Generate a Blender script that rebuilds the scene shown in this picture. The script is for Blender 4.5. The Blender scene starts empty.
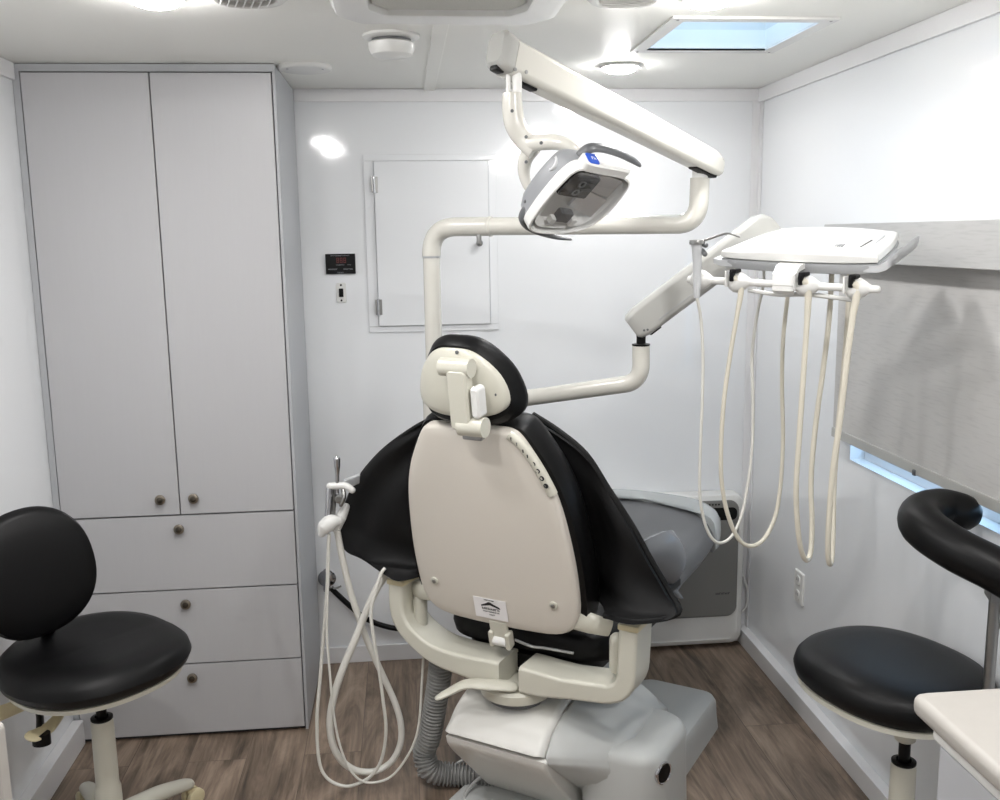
import bpy, bmesh, math, random
from mathutils import Vector as V, Matrix as MX
random.seed(7)
PI = math.pi
SC = bpy.context.scene
COL = SC.collection
# ------------------------------------------------------------------ camera (calibrated on the room's corners)
F_PX, PITCH, YAW, ROLL, EYE = 968.84, .1686, .0967, -.0149, 1.6168
fwd = V((math.sin(YAW)*math.cos(PITCH), math.cos(YAW)*math.cos(PITCH), -math.sin(PITCH)))
rt = V((math.cos(YAW), -math.sin(YAW), 0)); up = rt.cross(fwd)
rt2 = rt*math.cos(ROLL)+up*math.sin(ROLL); up2 = up*math.cos(ROLL)-rt*math.sin(ROLL)
cam = bpy.data.cameras.new('camera'); co = bpy.data.objects.new('camera', cam); COL.objects.link(co)
cam.sensor_fit = 'HORIZONTAL'; cam.sensor_width = 36; cam.lens = F_PX/1000*36; cam.clip_start = .02
m = MX.Identity(4)
for i in range(3):
    m[i][0] = rt2[i]; m[i][1] = up2[i]; m[i][2] = -fwd[i]
m.translation = V((0, 0, EYE)); co.matrix_world = m; SC.camera = co
def at(px, py, Y):            # the point at depth Y seen at a pixel of the photograph
    d = fwd+rt2*((px-500)/F_PX)-up2*((py-400)/F_PX)
    return V((0, 0, EYE))+d*(Y/d.y)
def atz(px, py, Z):
    d = fwd+rt2*((px-500)/F_PX)-up2*((py-400)/F_PX)
    return V((0, 0, EYE))+d*((Z-EYE)/d.z)
# ------------------------------------------------------------------ room sizes
H, XR, XL, YB, YF = 2.13, 1.3209, -1.1141, 3.5655, -2.6
CX, CY = -.362, 3.053         # storage cabinet: right side, front
# ------------------------------------------------------------------ materials
def lin(c): c = c/255; return c/12.92 if c <= .04045 else ((c+.055)/1.055)**2.4
def rgb(r, g, b): return (lin(r), lin(g), lin(b), 1)
def mat(name, c, rough=.5, metal=0, spec=.5, coat=0, bump=0, bscale=200, var=0, vscale=8, emit=0, stretch=None):
    M = bpy.data.materials.new(name); M.use_nodes = True; n = M.node_tree.nodes; l = M.node_tree.links
    b = n['Principled BSDF']; col = rgb(*c)
    b.inputs['Base Color'].default_value = col; b.inputs['Roughness'].default_value = rough
    b.inputs['Metallic'].default_value = metal; b.inputs['Specular IOR Level'].default_value = spec
    b.inputs['Coat Weight'].default_value = coat; b.inputs['Coat Roughness'].default_value = .08
    tc = n.new('ShaderNodeTexCoord')
    def noise(sc, det=4):
        t = n.new('ShaderNodeTexNoise'); t.inputs['Scale'].default_value = sc; t.inputs['Detail'].default_value = det
        if stretch:
            mp = n.new('ShaderNodeMapping'); mp.inputs['Scale'].default_value = stretch
            l.new(tc.outputs['Object'], mp.inputs['Vector']); l.new(mp.outputs['Vector'], t.inputs['Vector'])
        else: l.new(tc.outputs['Object'], t.inputs['Vector'])
        return t
    if bump:
        t = noise(bscale); bp = n.new('ShaderNodeBump'); bp.inputs['Strength'].default_value = bump; bp.inputs['Distance'].default_value = .002
        l.new(t.outputs['Fac'], bp.inputs['Height']); l.new(bp.outputs['Normal'], b.inputs['Normal'])
    if var:
        t = noise(vscale, 6); r = n.new('ShaderNodeMix'); r.data_type = 'RGBA'
        lo = tuple(x*(1-var) for x in col[:3])+(1,); hi = tuple(min(1, x*(1+var)) for x in col[:3])+(1,)
        r.inputs['A'].default_value = lo; r.inputs['B'].default_value = hi
        l.new(t.outputs['Fac'], r.inputs['Factor']); l.new(r.outputs['Result'], b.inputs['Base Color'])
    if emit:
        b.inputs['Emission Color'].default_value = col; b.inputs['Emission Strength'].default_value = emit
    return M
def glass(name, tint=(1, 1, 1), gl=.08, rough=.0):
    M = bpy.data.materials.new(name); M.use_nodes = True; n = M.node_tree.nodes; l = M.node_tree.links
    n.remove(n['Principled BSDF']); o = n['Material Output']
    t = n.new('ShaderNodeBsdfTransparent'); t.inputs['Color'].default_value = tint+(1,)
    g = n.new('ShaderNodeBsdfGlossy'); g.inputs['Roughness'].default_value = rough
    x = n.new('ShaderNodeMixShader'); x.inputs['Fac'].default_value = gl
    l.new(t.outputs[0], x.inputs[1]); l.new(g.outputs[0], x.inputs[2]); l.new(x.outputs[0], o.inputs['Surface'])
    return M
def floor_mat():
    M = bpy.data.materials.new('wood_plank_vinyl'); M.use_nodes = True; n = M.node_tree.nodes; l = M.node_tree.links
    b = n['Principled BSDF']; tc = n.new('ShaderNodeTexCoord')
    mp = n.new('ShaderNodeMapping'); mp.inputs['Rotation'].default_value = (0, 0, PI/2)
    l.new(tc.outputs['Object'], mp.inputs['Vector'])
    br = n.new('ShaderNodeTexBrick'); br.offset = .37; br.inputs['Scale'].default_value = 1
    br.inputs['Brick Width'].default_value = 1.22; br.inputs['Row Height'].default_value = .18
    br.inputs['Mortar Size'].default_value = .0011; br.inputs['Mortar Smooth'].default_value = .2
    br.inputs['Color1'].default_value = (0, 0, 0, 1); br.inputs['Color2'].default_value = (1, 1, 1, 1); br.inputs['Mortar'].default_value = (.5, .5, .5, 1)
    l.new(mp.outputs['Vector'], br.inputs['Vector'])
    # each plank shifts its own grain
    sh = n.new('ShaderNodeVectorMath'); sh.operation = 'SCALE'; sh.inputs['Scale'].default_value = 7.3
    l.new(br.outputs['Color'], sh.inputs[0])
    ad = n.new('ShaderNodeVectorMath'); ad.operation = 'ADD'; l.new(tc.outputs['Object'], ad.inputs[0]); l.new(sh.outputs['Vector'], ad.inputs[1])
    m2 = n.new('ShaderNodeMapping'); m2.inputs['Scale'].default_value = (6.5, 1.1, 1); m2.inputs['Rotation'].default_value = (0, 0, .12)
    l.new(ad.outputs['Vector'], m2.inputs['Vector'])
    t1 = n.new('ShaderNodeTexNoise'); t1.inputs['Scale'].default_value = 1.6; t1.inputs['Detail'].default_value = 9; t1.inputs['Roughness'].default_value = .62; t1.inputs['Distortion'].default_value = 1.6
    l.new(m2.outputs['Vector'], t1.inputs['Vector'])
    m3 = n.new('ShaderNodeMapping'); m3.inputs['Scale'].default_value = (60, 2.2, 1)
    l.new(ad.outputs['Vector'], m3.inputs['Vector'])
    t2 = n.new('ShaderNodeTexNoise'); t2.inputs['Scale'].default_value = 1.5; t2.inputs['Detail'].default_value = 6; t2.inputs['Distortion'].default_value = .6
    l.new(m3.outputs['Vector'], t2.inputs['Vector'])
    a = n.new('ShaderNodeMath'); a.operation = 'MULTIPLY_ADD'; a.inputs[1].default_value = .32; l.new(t2.outputs['Fac'], a.inputs[0]); l.new(t1.outputs['Fac'], a.inputs[2])
    rp = n.new('ShaderNodeValToRGB'); e = rp.color_ramp.elements
    e[0].position = .42; e[0].color = rgb(64, 54, 45); e[1].position = .9; e[1].color = rgb(168, 149, 131)
    x = e.new(.56); x.color = rgb(103, 89, 76); x = e.new(.7); x.color = rgb(133, 116, 101)
    l.new(a.outputs[0], rp.inputs['Fac'])
    mx = n.new('ShaderNodeMix'); mx.data_type = 'RGBA'; mx.blend_type = 'MULTIPLY'; mx.inputs['Factor'].default_value = 1
    k = n.new('ShaderNodeMapRange'); k.inputs['To Min'].default_value = 1; k.inputs['To Max'].default_value = .5
    l.new(br.outputs['Fac'], k.inputs['Value']); l.new(rp.outputs['Color'], mx.inputs['A']); l.new(k.outputs['Result'], mx.inputs['B'])
    l.new(mx.outputs['Result'], b.inputs['Base Color']); b.inputs['Roughness'].default_value = .42
    bp = n.new('ShaderNodeBump'); bp.inputs['Strength'].default_value = .12; bp.inputs['Distance'].default_value = .002
    l.new(a.outputs[0], bp.inputs['Height']); l.new(bp.outputs['Normal'], b.inputs['Normal'])
    return M
def shade_mat(name, c):
    M = mat(name, c, rough=.8, spec=.2); n = M.node_tree.nodes; l = M.node_tree.links; b = n['Principled BSDF']
    tc = n.new('ShaderNodeTexCoord'); mp = n.new('ShaderNodeMapping'); mp.inputs['Scale'].default_value = (1, 5, 60)
    l.new(tc.outputs['Object'], mp.inputs['Vector'])
    t = n.new('ShaderNodeTexNoise'); t.inputs['Scale'].default_value = 3; t.inputs['Detail'].default_value = 6; l.new(mp.outputs['Vector'], t.inputs['Vector'])
    r = n.new('ShaderNodeValToRGB'); e = r.color_ramp.elements
    e[0].position = .30; e[0].color = rgb(*[x*.955 for x in c]); e[1].position = .5; e[1].color = rgb(*c)
    l.new(t.outputs['Fac'], r.inputs['Fac']); l.new(r.outputs['Color'], b.inputs['Base Color'])
    return M
Mt = {
 'wall': mat('white_wall_panel', (231, 233, 235), rough=.075, spec=.5),
 'ceil': mat('ceiling_panel', (240, 240, 235), rough=.45, spec=.4),
 'trim': mat('white_trim', (226, 226, 227), rough=.3),
 'floor': floor_mat(),
 'cab': mat('grey_laminate', (184, 184, 186), rough=.42, var=.02, vscale=30, stretch=(8, 8, .35)),
 'cabside': mat('grey_carcass', (178, 180, 183), rough=.45),
 'edge': mat('dark_gap', (60, 60, 62), rough=.8),
 'knob': mat('antique_nickel', (150, 142, 130), rough=.38, metal=1),
 'knobc': mat('dark_metal_ring', (92, 86, 78), rough=.45, metal=1),
 'steel': mat('chrome', (205, 205, 208), rough=.12, metal=1),
 'brushed': mat('brushed_steel', (160, 160, 158), rough=.35, metal=1),
 'white': mat('white_plastic', (222, 222, 219), rough=.28, coat=.2),
 'arm': mat('ivory_enamel', (208, 206, 198), rough=.22, coat=.3),
 'armgrey': mat('grey_shaded_enamel', (172, 172, 168), rough=.3, coat=.2),  # grey parts; for the delivery arm, its shade is put into this colour
 'beige': mat('warm_beige_plastic', (214, 208, 198), rough=.38, bump=.05, bscale=900),
 'yoke': mat('ivory_cast_paint', (201, 199, 186), rough=.3, coat=.2),
 'cap': mat('yellowed_plastic', (206, 195, 160), rough=.4),
 'base': mat('pale_grey_cover', (216, 215, 210), rough=.33),
 'base2': mat('mid_grey_cover', (184, 186, 184), rough=.36),
 'vinyl': mat('black_vinyl', (10, 10, 11), rough=.43, spec=.22, bump=.06, bscale=700),
 'cloth': mat('black_apron_cloth', (9, 9, 10), rough=.6, spec=.3, bump=.15, bscale=22),
 'grey_vinyl': mat('slate_grey_vinyl', (98, 99, 101), rough=.36, bump=.08, bscale=30),
 'clear': mat('frosted_toe_cover', (176, 180, 180), rough=.25, coat=.4),
 'lining': mat('grey_satin_lining', (112, 115, 119), rough=.26, bump=.3, bscale=25),
 'black': mat('black_plastic', (11, 11, 12), rough=.4, spec=.2),
 'dgrey': mat('dark_grey_plastic', (92, 94, 96), rough=.4),
 'mgrey': mat('mid_grey_plastic', (168, 170, 172), rough=.35),
 'headgrey': mat('lamp_head_grey', (140, 142, 145), rough=.4),
 'lgrey': mat('light_grey_plastic', (200, 202, 204), rough=.35),
 'hose': mat('cream_tubing', (214, 209, 194), rough=.4),
 'whose': mat('white_tubing', (216, 215, 208), rough=.35),
 'clearhose': mat('clear_tubing', (180, 180, 178), rough=.2, coat=.4),
 'corr': mat('corrugated_grey_hose', (146, 146, 144), rough=.45),
 'heat': mat('heater_grey_panel', (122, 121, 118), rough=.4),
 'counter': mat('quartz_worktop', (178, 174, 168), rough=.3, var=.04, vscale=40),
 'cabwhite': mat('pale_grey_cabinet', (190, 192, 196), rough=.4),
 'blue': mat('blue_button', (40, 84, 190), rough=.3),
 'red': mat('dim_red_digits', (92, 34, 32), rough=.4, emit=.2),
 'mark': mat('printed_dark_marks', (36, 36, 40), rough=.6),
 'gmark': mat('printed_grey_marks', (150, 152, 156), rough=.6),
 'label': mat('white_paper_label', (236, 234, 234), rough=.6),
 'grille': mat('grey_filter_mesh', (196, 196, 190), rough=.8, var=.25, vscale=300),
 'reflect': mat('light_reflector', (214, 216, 219), rough=.3, metal=.75),
 'lens': mat('lamp_diffuser', (254, 252, 251), rough=.4, emit=180),
 'lens_strong': mat('boosted_lamp_diffuser', (254, 252, 251), rough=.4, emit=310),  # emission raised above the seen lamps to add fill light
 'shade': shade_mat('roller_shade_fabric', (190, 189, 187)),
 'val': shade_mat('valance_fabric', (182, 182, 181)),
 'glass': glass('window_glass'), 'lampglass': glass('clear_lamp_cover', gl=.10, rough=.03),
}
# ------------------------------------------------------------------ object helpers
WM = {}
def wm(o): return WM.get(o.name, MX.Identity(4)) if o else MX.Identity(4)
def tag(o, label=None, cat=None, group=None, kind=None):
    if label: o['label'] = label
    if cat: o['category'] = cat
    if group: o['group'] = group
    if kind: o['kind'] = kind
    return o
def thing(name, label, cat, loc=(0, 0, 0), rz=0, group=None):
    o = bpy.data.objects.new(name, None); COL.objects.link(o); o.empty_display_size = .05
    o.location = loc; o.rotation_euler = (0, 0, rz)
    WM[o.name] = MX.Translation(V(loc)) @ MX.Rotation(rz, 4, 'Z')
    return tag(o, label, cat, group)
def obj(name, bm, m, parent=None, label=None, sharp=38):
    """link a bmesh (world coordinates) as one mesh object under parent"""
    W = wm(parent)
    bmesh.ops.remove_doubles(bm, verts=bm.verts, dist=1e-6)
    bmesh.ops.recalc_face_normals(bm, faces=bm.faces)
    if parent: bm.transform(W.inverted())
    me = bpy.data.meshes.new(name); bm.to_mesh(me); bm.free()
    for k in (m if isinstance(m, (list, tuple)) else [m]): me.materials.append(Mt[k])
    me.shade_smooth(); me.set_sharp_from_angle(angle=math.radians(sharp))
    o = bpy.data.objects.new(name, me); COL.objects.link(o)
    wn = o.modifiers.new('weighted_normals', 'WEIGHTED_NORMAL'); wn.keep_sharp = True; wn.weight = 80
    if parent: o.parent = parent
    WM[o.name] = W
    if label: o['label'] = label
    return o
def struct(name, bm, m): return tag(obj(name, bm, m), kind='structure')
def B(): return bmesh.new()
# ------------------------------------------------------------------ shape helpers
def add(bm, rings, cap0=True, cap1=True, closed=True):
    R = [[bm.verts.new(p) for p in r] for r in rings]; n = len(R[0])
    for a, b in zip(R, R[1:]):
        for i in range(n if closed else n-1):
            j = (i+1) % n; bm.faces.new((a[i], a[j], b[j], b[i]))
    for f, r in ((cap0, R[0]), (cap1, R[-1])):
        if f and closed:
            c = bm.verts.new(sum((v.co for v in r), V())/n)
            for i in range(n): bm.faces.new((r[i], r[(i+1) % n], c))
def cr(pts, res=8, closed=False):
    pts = [V(p) for p in pts]; n = len(pts); out = []
    if n == 2 and not closed: return pts
    for i in range(n if closed else n-1):
        if closed: p0, p1, p2, p3 = pts[i-1], pts[i], pts[(i+1) % n], pts[(i+2) % n]
        else: p0, p1, p2, p3 = pts[max(i-1, 0)], pts[i], pts[i+1], pts[min(i+2, n-1)]
        for k in range(res):
            t = k/res
            out.append(.5*(2*p1+(p2-p0)*t+(2*p0-5*p1+4*p2-p3)*t*t+(3*p1-p0-3*p2+p3)*t**3))
    if not closed: out.append(pts[-1])
    return out
def fillet(pts, r, n=6, lim=.49):
    """polyline with round corners of radius r (one number or one per point)"""
    pts = [V(p) for p in pts]; out = [pts[0]]
    for i in range(1, len(pts)-1):
        a, b, c = pts[i-1], pts[i], pts[i+1]; q = r[i] if isinstance(r, (list, tuple)) else r
        d1 = (a-b).normalized(); d2 = (c-b).normalized(); q = min(q, (a-b).length*lim, (c-b).length*lim)
        s = b+d1*q; e = b+d2*q
        for k in range(n+1):
            t = k/n; out.append((1-t)**2*s+2*t*(1-t)*b+t*t*e)
    return out+[pts[-1]]
def tube(bm, pts, r, seg=12, res=8, smooth=True, flat=1, upv=None, dome=False):
    P = cr(pts, res) if smooth else [V(p) for p in pts]; n = len(P)
    def rad(i):
        if not isinstance(r, (list, tuple)): return r
        t = i/(n-1)*(len(r)-1); k = min(int(t), len(r)-2); return r[k]+(r[k+1]-r[k])*(t-k)
    T = [(P[min(i+1, n-1)]-P[max(i-1, 0)]).normalized() for i in range(n)]
    u = V(upv) if upv else (V((0, 0, 1)) if abs(T[0].z) < .9 else V((1, 0, 0)))
    rings = []
    for i in range(n):
        u = (u-T[i]*u.dot(T[i])).normalized(); w = T[i].cross(u); q = rad(i)
        rings.append([P[i]+u*(math.cos(a)*q)+w*(math.sin(a)*q*flat) for a in [2*PI*k/seg for k in range(seg)]])
    if dome:
        for e, s in ((0, -1), (-1, 1)):
            c = P[e]; q = rad(0 if e == 0 else n-1); base = rings[e]; new = []
            for k in (1, 2, 3):
                f = k/3*PI/2*.95; new.append([c+(p-c)*math.cos(f)+T[e]*(s*q*math.sin(f)) for p in base])
            rings = new[::-1]+rings if e == 0 else rings+new
    add(bm, rings)
def lathe(bm, p, axis, prof, seg=28):
    """prof: (radius, height along axis)"""
    a = V(axis).normalized(); u = a.orthogonal().normalized(); w = a.cross(u); p = V(p)
    add(bm, [[p+a*h+u*(math.cos(t)*max(r, 1e-5))+w*(math.sin(t)*max(r, 1e-5)) for t in [2*PI*k/seg for k in range(seg)]] for r, h in prof])
def disc(r, h, b=.003): return [(r-b, 0), (r, b), (r, h-b), (r-b, h)]
def off(o, d):
    n = len(o); res = []
    for i in range(n):
        a, b, c = o[i-1], o[i], o[(i+1) % n]
        t1 = ((b[0]-a[0]), (b[1]-a[1])); t2 = ((c[0]-b[0]), (c[1]-b[1]))
        l1 = math.hypot(*t1) or 1e-9; l2 = math.hypot(*t2) or 1e-9
        nx = t1[1]/l1+t2[1]/l2; ny = -t1[0]/l1-t2[0]/l2; l = math.hypot(nx, ny) or 1e-9
        res.append((b[0]-nx/l*d, b[1]-ny/l*d))
    return res
def ccw(o): return o if sum(o[i-1][0]*o[i][1]-o[i][0]*o[i-1][1] for i in range(len(o))) > 0 else o[::-1]
def pillow(bm, outline, fr, prof, lim=.004):
    """outline in (u,v); prof: list of (inset, w); fr(u,v,w) -> world"""
    o = ccw(outline); us = [p[0] for p in o]; vs = [p[1] for p in o]
    cu, cv, hu, hv = (max(us)+min(us))/2, (max(vs)+min(vs))/2, (max(us)-min(us))/2, (max(vs)-min(vs))/2
    def ins(d):                        # small insets follow the edge, larger ones shrink towards the middle
        q = off(o, min(d, lim)); e = max(0, d-lim)
        return [(cu+(u-cu)*max(.02, 1-e/hu), cv+(v-cv)*max(.02, 1-e/hv)) for u, v in q] if e else q
    add(bm, [[fr(u, v, w) for u, v in (ins(d) if d else o)] for d, w in prof])
def rounded(t, b, back=True):
    """profile of a slab of thickness t with edges rounded by b"""
    q = [(b*(1-math.sin(a)), b*(1-math.cos(a))) for a in [k/4*PI/2 for k in range(5)]]
    return q+[(i, t-w) for i, w in q[::-1]]
def rrect(w, h, r, n=5, cx=0, cy=0):
    out = []
    for sx, sy, a0 in ((1, 1, 0), (-1, 1, PI/2), (-1, -1, PI), (1, -1, 1.5*PI)):
        for k in range(n+1):
            a = a0+k/n*PI/2; out.append((cx+sx*(w/2-r)+r*math.cos(a), cy+sy*(h/2-r)+r*math.sin(a)))
    return out
def sell(a, b, p=2.5, n=48):
    return [(a*math.copysign(abs(math.cos(t))**(2/p), math.cos(t)), b*math.copysign(abs(math.sin(t))**(2/p), math.sin(t))) for t in [2*PI*k/n for k in range(n)]]
def smooth2(pts, res=6): return [(p.x, p.y) for p in cr([(x, y, 0) for x, y in pts], res, True)]
def frame(o, u, v, w=None):
    o = V(o); u = V(u).normalized(); v = V(v).normalized(); w = V(w).normalized() if w else u.cross(v)
    return lambda a, b, c: o+u*a+v*b+w*c
def box(bm, lo, hi, b=0, fr=None):
    lo = V(lo); hi = V(hi); x = bmesh.new(); bmesh.ops.create_cube(x, size=1)
    for v in x.verts: v.co = V(((lo[i]+hi[i])/2+v.co[i]*(hi[i]-lo[i]) for i in range(3)))
    if b: bmesh.ops.bevel(x, geom=x.edges[:], offset=b, segments=2, affect='EDGES', profile=.5)
    if fr:
        for v in x.verts: v.co = fr(*v.co)
    me = bpy.data.meshes.new('tmp'); x.to_mesh(me); x.free(); bm.from_mesh(me); bpy.data.meshes.remove(me)
def bx(lo, hi, b=0, fr=None): m_ = B(); box(m_, lo, hi, b, fr); return m_
def prism(bm, prof, fr, x0, x1, r=.01):
    """profile in (a,b), extruded along c from x0 to x1 with rounded edges"""
    pillow(bm, prof, lambda a, b, c: fr(a, b, x0+c), rounded(x1-x0, r))
def marks(bm, fr, x0, x1, h, t=.0006, n=8, seed=1):
    """a row of tiny letter-like strokes"""
    rr = random.Random(seed); w = (x1-x0)/n
    for k in range(n):
        a = x0+k*w; c = rr.random()
        box(bm, (a, 0, 0), (a+w*.22, h, t), 0, fr)
        if c < .7: box(bm, (a, h*.8 if c < .35 else h*.4, 0), (a+w*.75, h if c < .35 else h*.6, t), 0, fr)
        if c > .3: box(bm, (a+w*.55, 0, 0), (a+w*.77, h*(1 if c > .55 else .55), t), 0, fr)
# ================================================================== SETTING
bm = B(); box(bm, (XL-.1, YF-.1, -.06), (XR+.1, YB+.1, 0)); struct('floor', bm, 'floor')
# skylight opening in the ceiling
SX0, SX1, SY0, SY1 = .700, 1.045, 2.43, 2.80
bm = B()
for lo, hi in (((XL-.1, YF-.1), (SX0, YB+.1)), ((SX1, YF-.1), (XR+.1, YB+.1)), ((SX0, YF-.1), (SX1, SY0)), ((SX0, SY1), (SX1, YB+.1))):
    box(bm, (*lo, H), (*hi, H+.05))
struct('ceiling', bm, 'ceil')
struct('wall_back', bx((XL-.1, YB, 0), (XR+.1, YB+.08, H)), 'wall')
struct('wall_left', bx((XL-.08, YF, 0), (XL, YB, H)), 'wall')
struct('wall_front', bx((XL-.1, YF-.08, 0), (XR+.1, YF, H)), 'wall')
WY0, WY1, WZ0, WZ1 = 1.52, 2.73, .935, 1.60
bm = B()
for lo, hi in (((YF, 0), (WY0, H)), ((WY1, 0), (YB, H)), ((WY0, 0), (WY1, WZ0)), ((WY0, WZ1), (WY1, H))):
    box(bm, (XR, lo[0], lo[1]), (XR+.075, hi[0], hi[1]))
struct('wall_right', bm, 'wall')
# trims along the ceiling, corner strip, baseboards
def strip(name, lo, hi): return struct(name, bx(lo, hi, .003), 'trim')
strip('trim_1', (CX, YB-.006, H-.045), (XR, YB, H))
strip('trim_2', (XR-.012, YF, H-.05), (XR, YB-.006, H))
strip('trim_3', (XL, YF, H-.05), (XL+.012, CY-.002, H))
strip('trim_4', (XR-.032, YB-.006, .06), (XR, YB, H-.045))
strip('trim_5', (XR-.006, YB-.035, .06), (XR, YB-.006, H-.05))
bm = B(); box(bm, (.09, 1.9, H-.007), (.13, YB, H), .003); struct('trim_6', bm, 'ceil')
strip('baseboard_back', (CX, YB-.012, 0), (XR, YB, .065))
strip('baseboard_right', (XR-.035, YF, 0), (XR, YB-.012, .065))
strip('baseboard_left', (XL, YF, 0), (XL+.035, CY-.002, .085))
# window_1: behind the roller shade in the right wall
w = B()
for lo, hi in (((WY0, WZ0), (WY1, WZ0+.025)), ((WY0, WZ1-.025), (WY1, WZ1)), ((WY0, WZ0+.025), (WY0+.025, WZ1-.025)), ((WY1-.025, WZ0+.025), (WY1, WZ1-.025))):
    box(w, (XR+.045, lo[0], lo[1]), (XR+.07, hi[0], hi[1]), .002)
wo = struct('window_1', w, 'trim')
obj('glass_pane', bx((XR+.054, WY0+.02, WZ0+.02), (XR+.058, WY1-.02, WZ1-.02)), 'glass', wo)
# window_2: the skylight
w = B(); f0 = .038
for lo, hi in (((SX0-f0, SY0-f0), (SX1+f0, SY0)), ((SX0-f0, SY1), (SX1+f0, SY1+f0)), ((SX0-f0, SY0), (SX0, SY1)), ((SX1, SY0), (SX1+f0, SY1))):
    box(w, (*lo, H-.007), (*hi, H), .0015)
wo = struct('window_2', w, 'white')
sh = B(); T = .012
for lo, hi in (((SX0-T, SY0-T), (SX1+T, SY0)), ((SX0-T, SY1), (SX1+T, SY1+T)), ((SX0-T, SY0), (SX0, SY1)), ((SX1, SY0), (SX1+T, SY1))):
    box(sh, (*lo, H+.05), (*hi, H+.24))
obj('light_well', sh, 'white', wo)
obj('glass_pane', bx((SX0-T, SY0-T, H+.24), (SX1+T, SY1+T, H+.246)), 'glass', wo)
bm = B(); box(bm, (.925, SY0+.002, H+.004), (.945, SY0+.02, H+.016), .002); obj('latch', bm, 'black', wo)
for k, (x, y) in enumerate(((SX0-.02, SY0-.02), (SX0-.02, SY1+.02), (SX1+.02, SY0-.02), (SX1+.02, SY1+.02))):
    bm = B(); lathe(bm, (x, y, H-.007), (0, 0, -1), [(.004, 0), (.003, .0015)], 10); obj('screw', bm, 'brushed', wo)
# ================================================================== CEILING FITTINGS
def puck(x, y, label, group=None, m='lens'):
    t = thing('ceiling_light', label, 'light', (x, y, H), 0, group)
    bm = B(); lathe(bm, (x, y, H), (0, 0, -1), [(.062, 0), (.064, .003), (.060, .009), (.050, .010), (.050, .004), (.0, .004)], 32); obj('trim_ring', bm, 'white', t)
    bm = B(); lathe(bm, (x, y, H-.006), (0, 0, -1), [(.0495, 0), (.0495, .005), (.045, .012), (.03, .017), (.0, .019)], 32); obj('lens', bm, m, t)
puck(-.507, 2.24, 'round lit ceiling light above the grey cabinet, left of the louvred vent')
puck(.687, 3.076, 'round lit ceiling light near the back wall behind the lamp arm')
puck(.692, 2.20, 'round lit ceiling light beside the skylight, cut by the top edge')
puck(-.400, 1.78, 'unseen round ceiling light farther along the ceiling, strengthened as fill', 'lights out of the picture')
for x, y in ((-.385, 1.30), (.692, 1.25), (.692, .2), (.692, -1.0)):  # unseen lamps, made stronger than the seen ones as fill light
    puck(x, y, 'unseen round ceiling light farther along the ceiling, strengthened as fill', 'lights out of the picture', 'lens_strong')
def vent(x, y, rot, label):
    t = thing('ceiling_vent', label, 'vent', (x, y, H))
    bm = B(); lathe(bm, (x, y, H), (0, 0, -1), [(.088, 0), (.088, .004), (.078, .012), (.066, .014), (.062, .010), (.062, .002)], 40); obj('bezel', bm, 'white', t)
    bm = B(); lathe(bm, (x, y, H-.0005), (0, 0, -1), [(.061, 0), (.061, .001)], 32); obj('dark_throat', bm, 'black', t)
    c, s = math.cos(rot), math.sin(rot)
    for k in range(-3, 4):
        d = k*.0165; L = math.sqrt(.06**2-d*d)
        fr = frame((x+d*c, y+d*s, H-.010), (-s, c, 0), (c*.55, s*.55, .83))
        obj('louvre', bx((-L, -.007, -.001), (L, .007, .001), 0, fr), 'white', t)
vent(-.315, 2.225, .25, 'round white louvred ceiling vent in front of the grey cabinet')
vent(.505, 2.20, 1.5, 'round white louvred ceiling vent beside the air conditioner, near the skylight')
# ceiling disc beside the cabinet
t = thing('ceiling_cover_disc', 'thin round white cover disc on the ceiling at the cabinet corner', 'cover', (-.277, 3.105, H))
bm = B(); lathe(bm, (-.277, 3.105, H), (0, 0, -1), [(.080, 0), (.081, .008), (.076, .013), (.0, .015)], 40); obj('cover_plate', bm, 'white', t)
for dx, dy in ((.055, -.03), (-.05, -.035)):
    bm = B(); lathe(bm, (-.277+dx, 3.105+dy, H-.0135), (0, 0, -1), [(.004, 0), (.003, .002)], 10); obj('screw', bm, 'mgrey', t)
# smoke alarm
sx, sy = -.012, 2.64
t = thing('smoke_alarm', 'white smoke alarm hanging from the ceiling behind the air conditioner', 'smoke alarm', (sx, sy, H))
bm = B(); lathe(bm, (sx, sy, H), (0, 0, -1), [(.074, 0), (.074, .006), (.064, .010), (.058, .011)], 40); obj('mounting_plate', bm, 'white', t)
bm = B(); lathe(bm, (sx, sy, H-.018), (0, 0, -1), [(.056, 0), (.060, .003), (.059, .018), (.053, .031), (.042, .036), (.0, .038)], 40); obj('housing', bm, 'white', t)
bm = B(); lathe(bm, (sx, sy, H-.010), (0, 0, -1), [(.051, 0), (.051, .010)], 32); obj('sensor_slot', bm, 'dgrey', t)
# air conditioner
ax, ay, aw, ad = .113, 2.03, .50, .60
t = thing('air_conditioner', 'large white ceiling air conditioner box with grey mesh grille', 'air conditioner', (ax, ay, H))
fr = frame((ax, ay, H), (1, 0, 0), (0, -1, 0), (0, 0, -1))
def chamf(w, h, c, r): # rectangle with chamfered corners, soft
    p = [(w/2, -h/2+c), (w/2, h/2-c), (w/2-c*.7, h/2), (-w/2+c*.7, h/2), (-w/2, h/2-c), (-w/2, -h/2+c), (-w/2+c*.7, -h/2), (w/2-c*.7, -h/2)]
    out = []
    for i in range(8):
        a, b, c_ = V(p[i-1]), V(p[i]), V(p[(i+1) % 8]); s = b+(a-b).normalized()*r; e = b+(c_-b).normalized()*r
        for k in range(5):
            q = k/4; x = (1-q)**2*s+2*q*(1-q)*b+q*q*e; out.append((x.x, x.y))
    return out
o = chamf(aw, ad, .07, .022)
inn = [(x*.70, y*.82) for x, y in o]
rings = []
for d, z in ((.0, 0), (.0, .018), (.010, .036), (.028, .042)): rings.append([fr(u, v, z) for u, v in off(ccw(o), d)])
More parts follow.
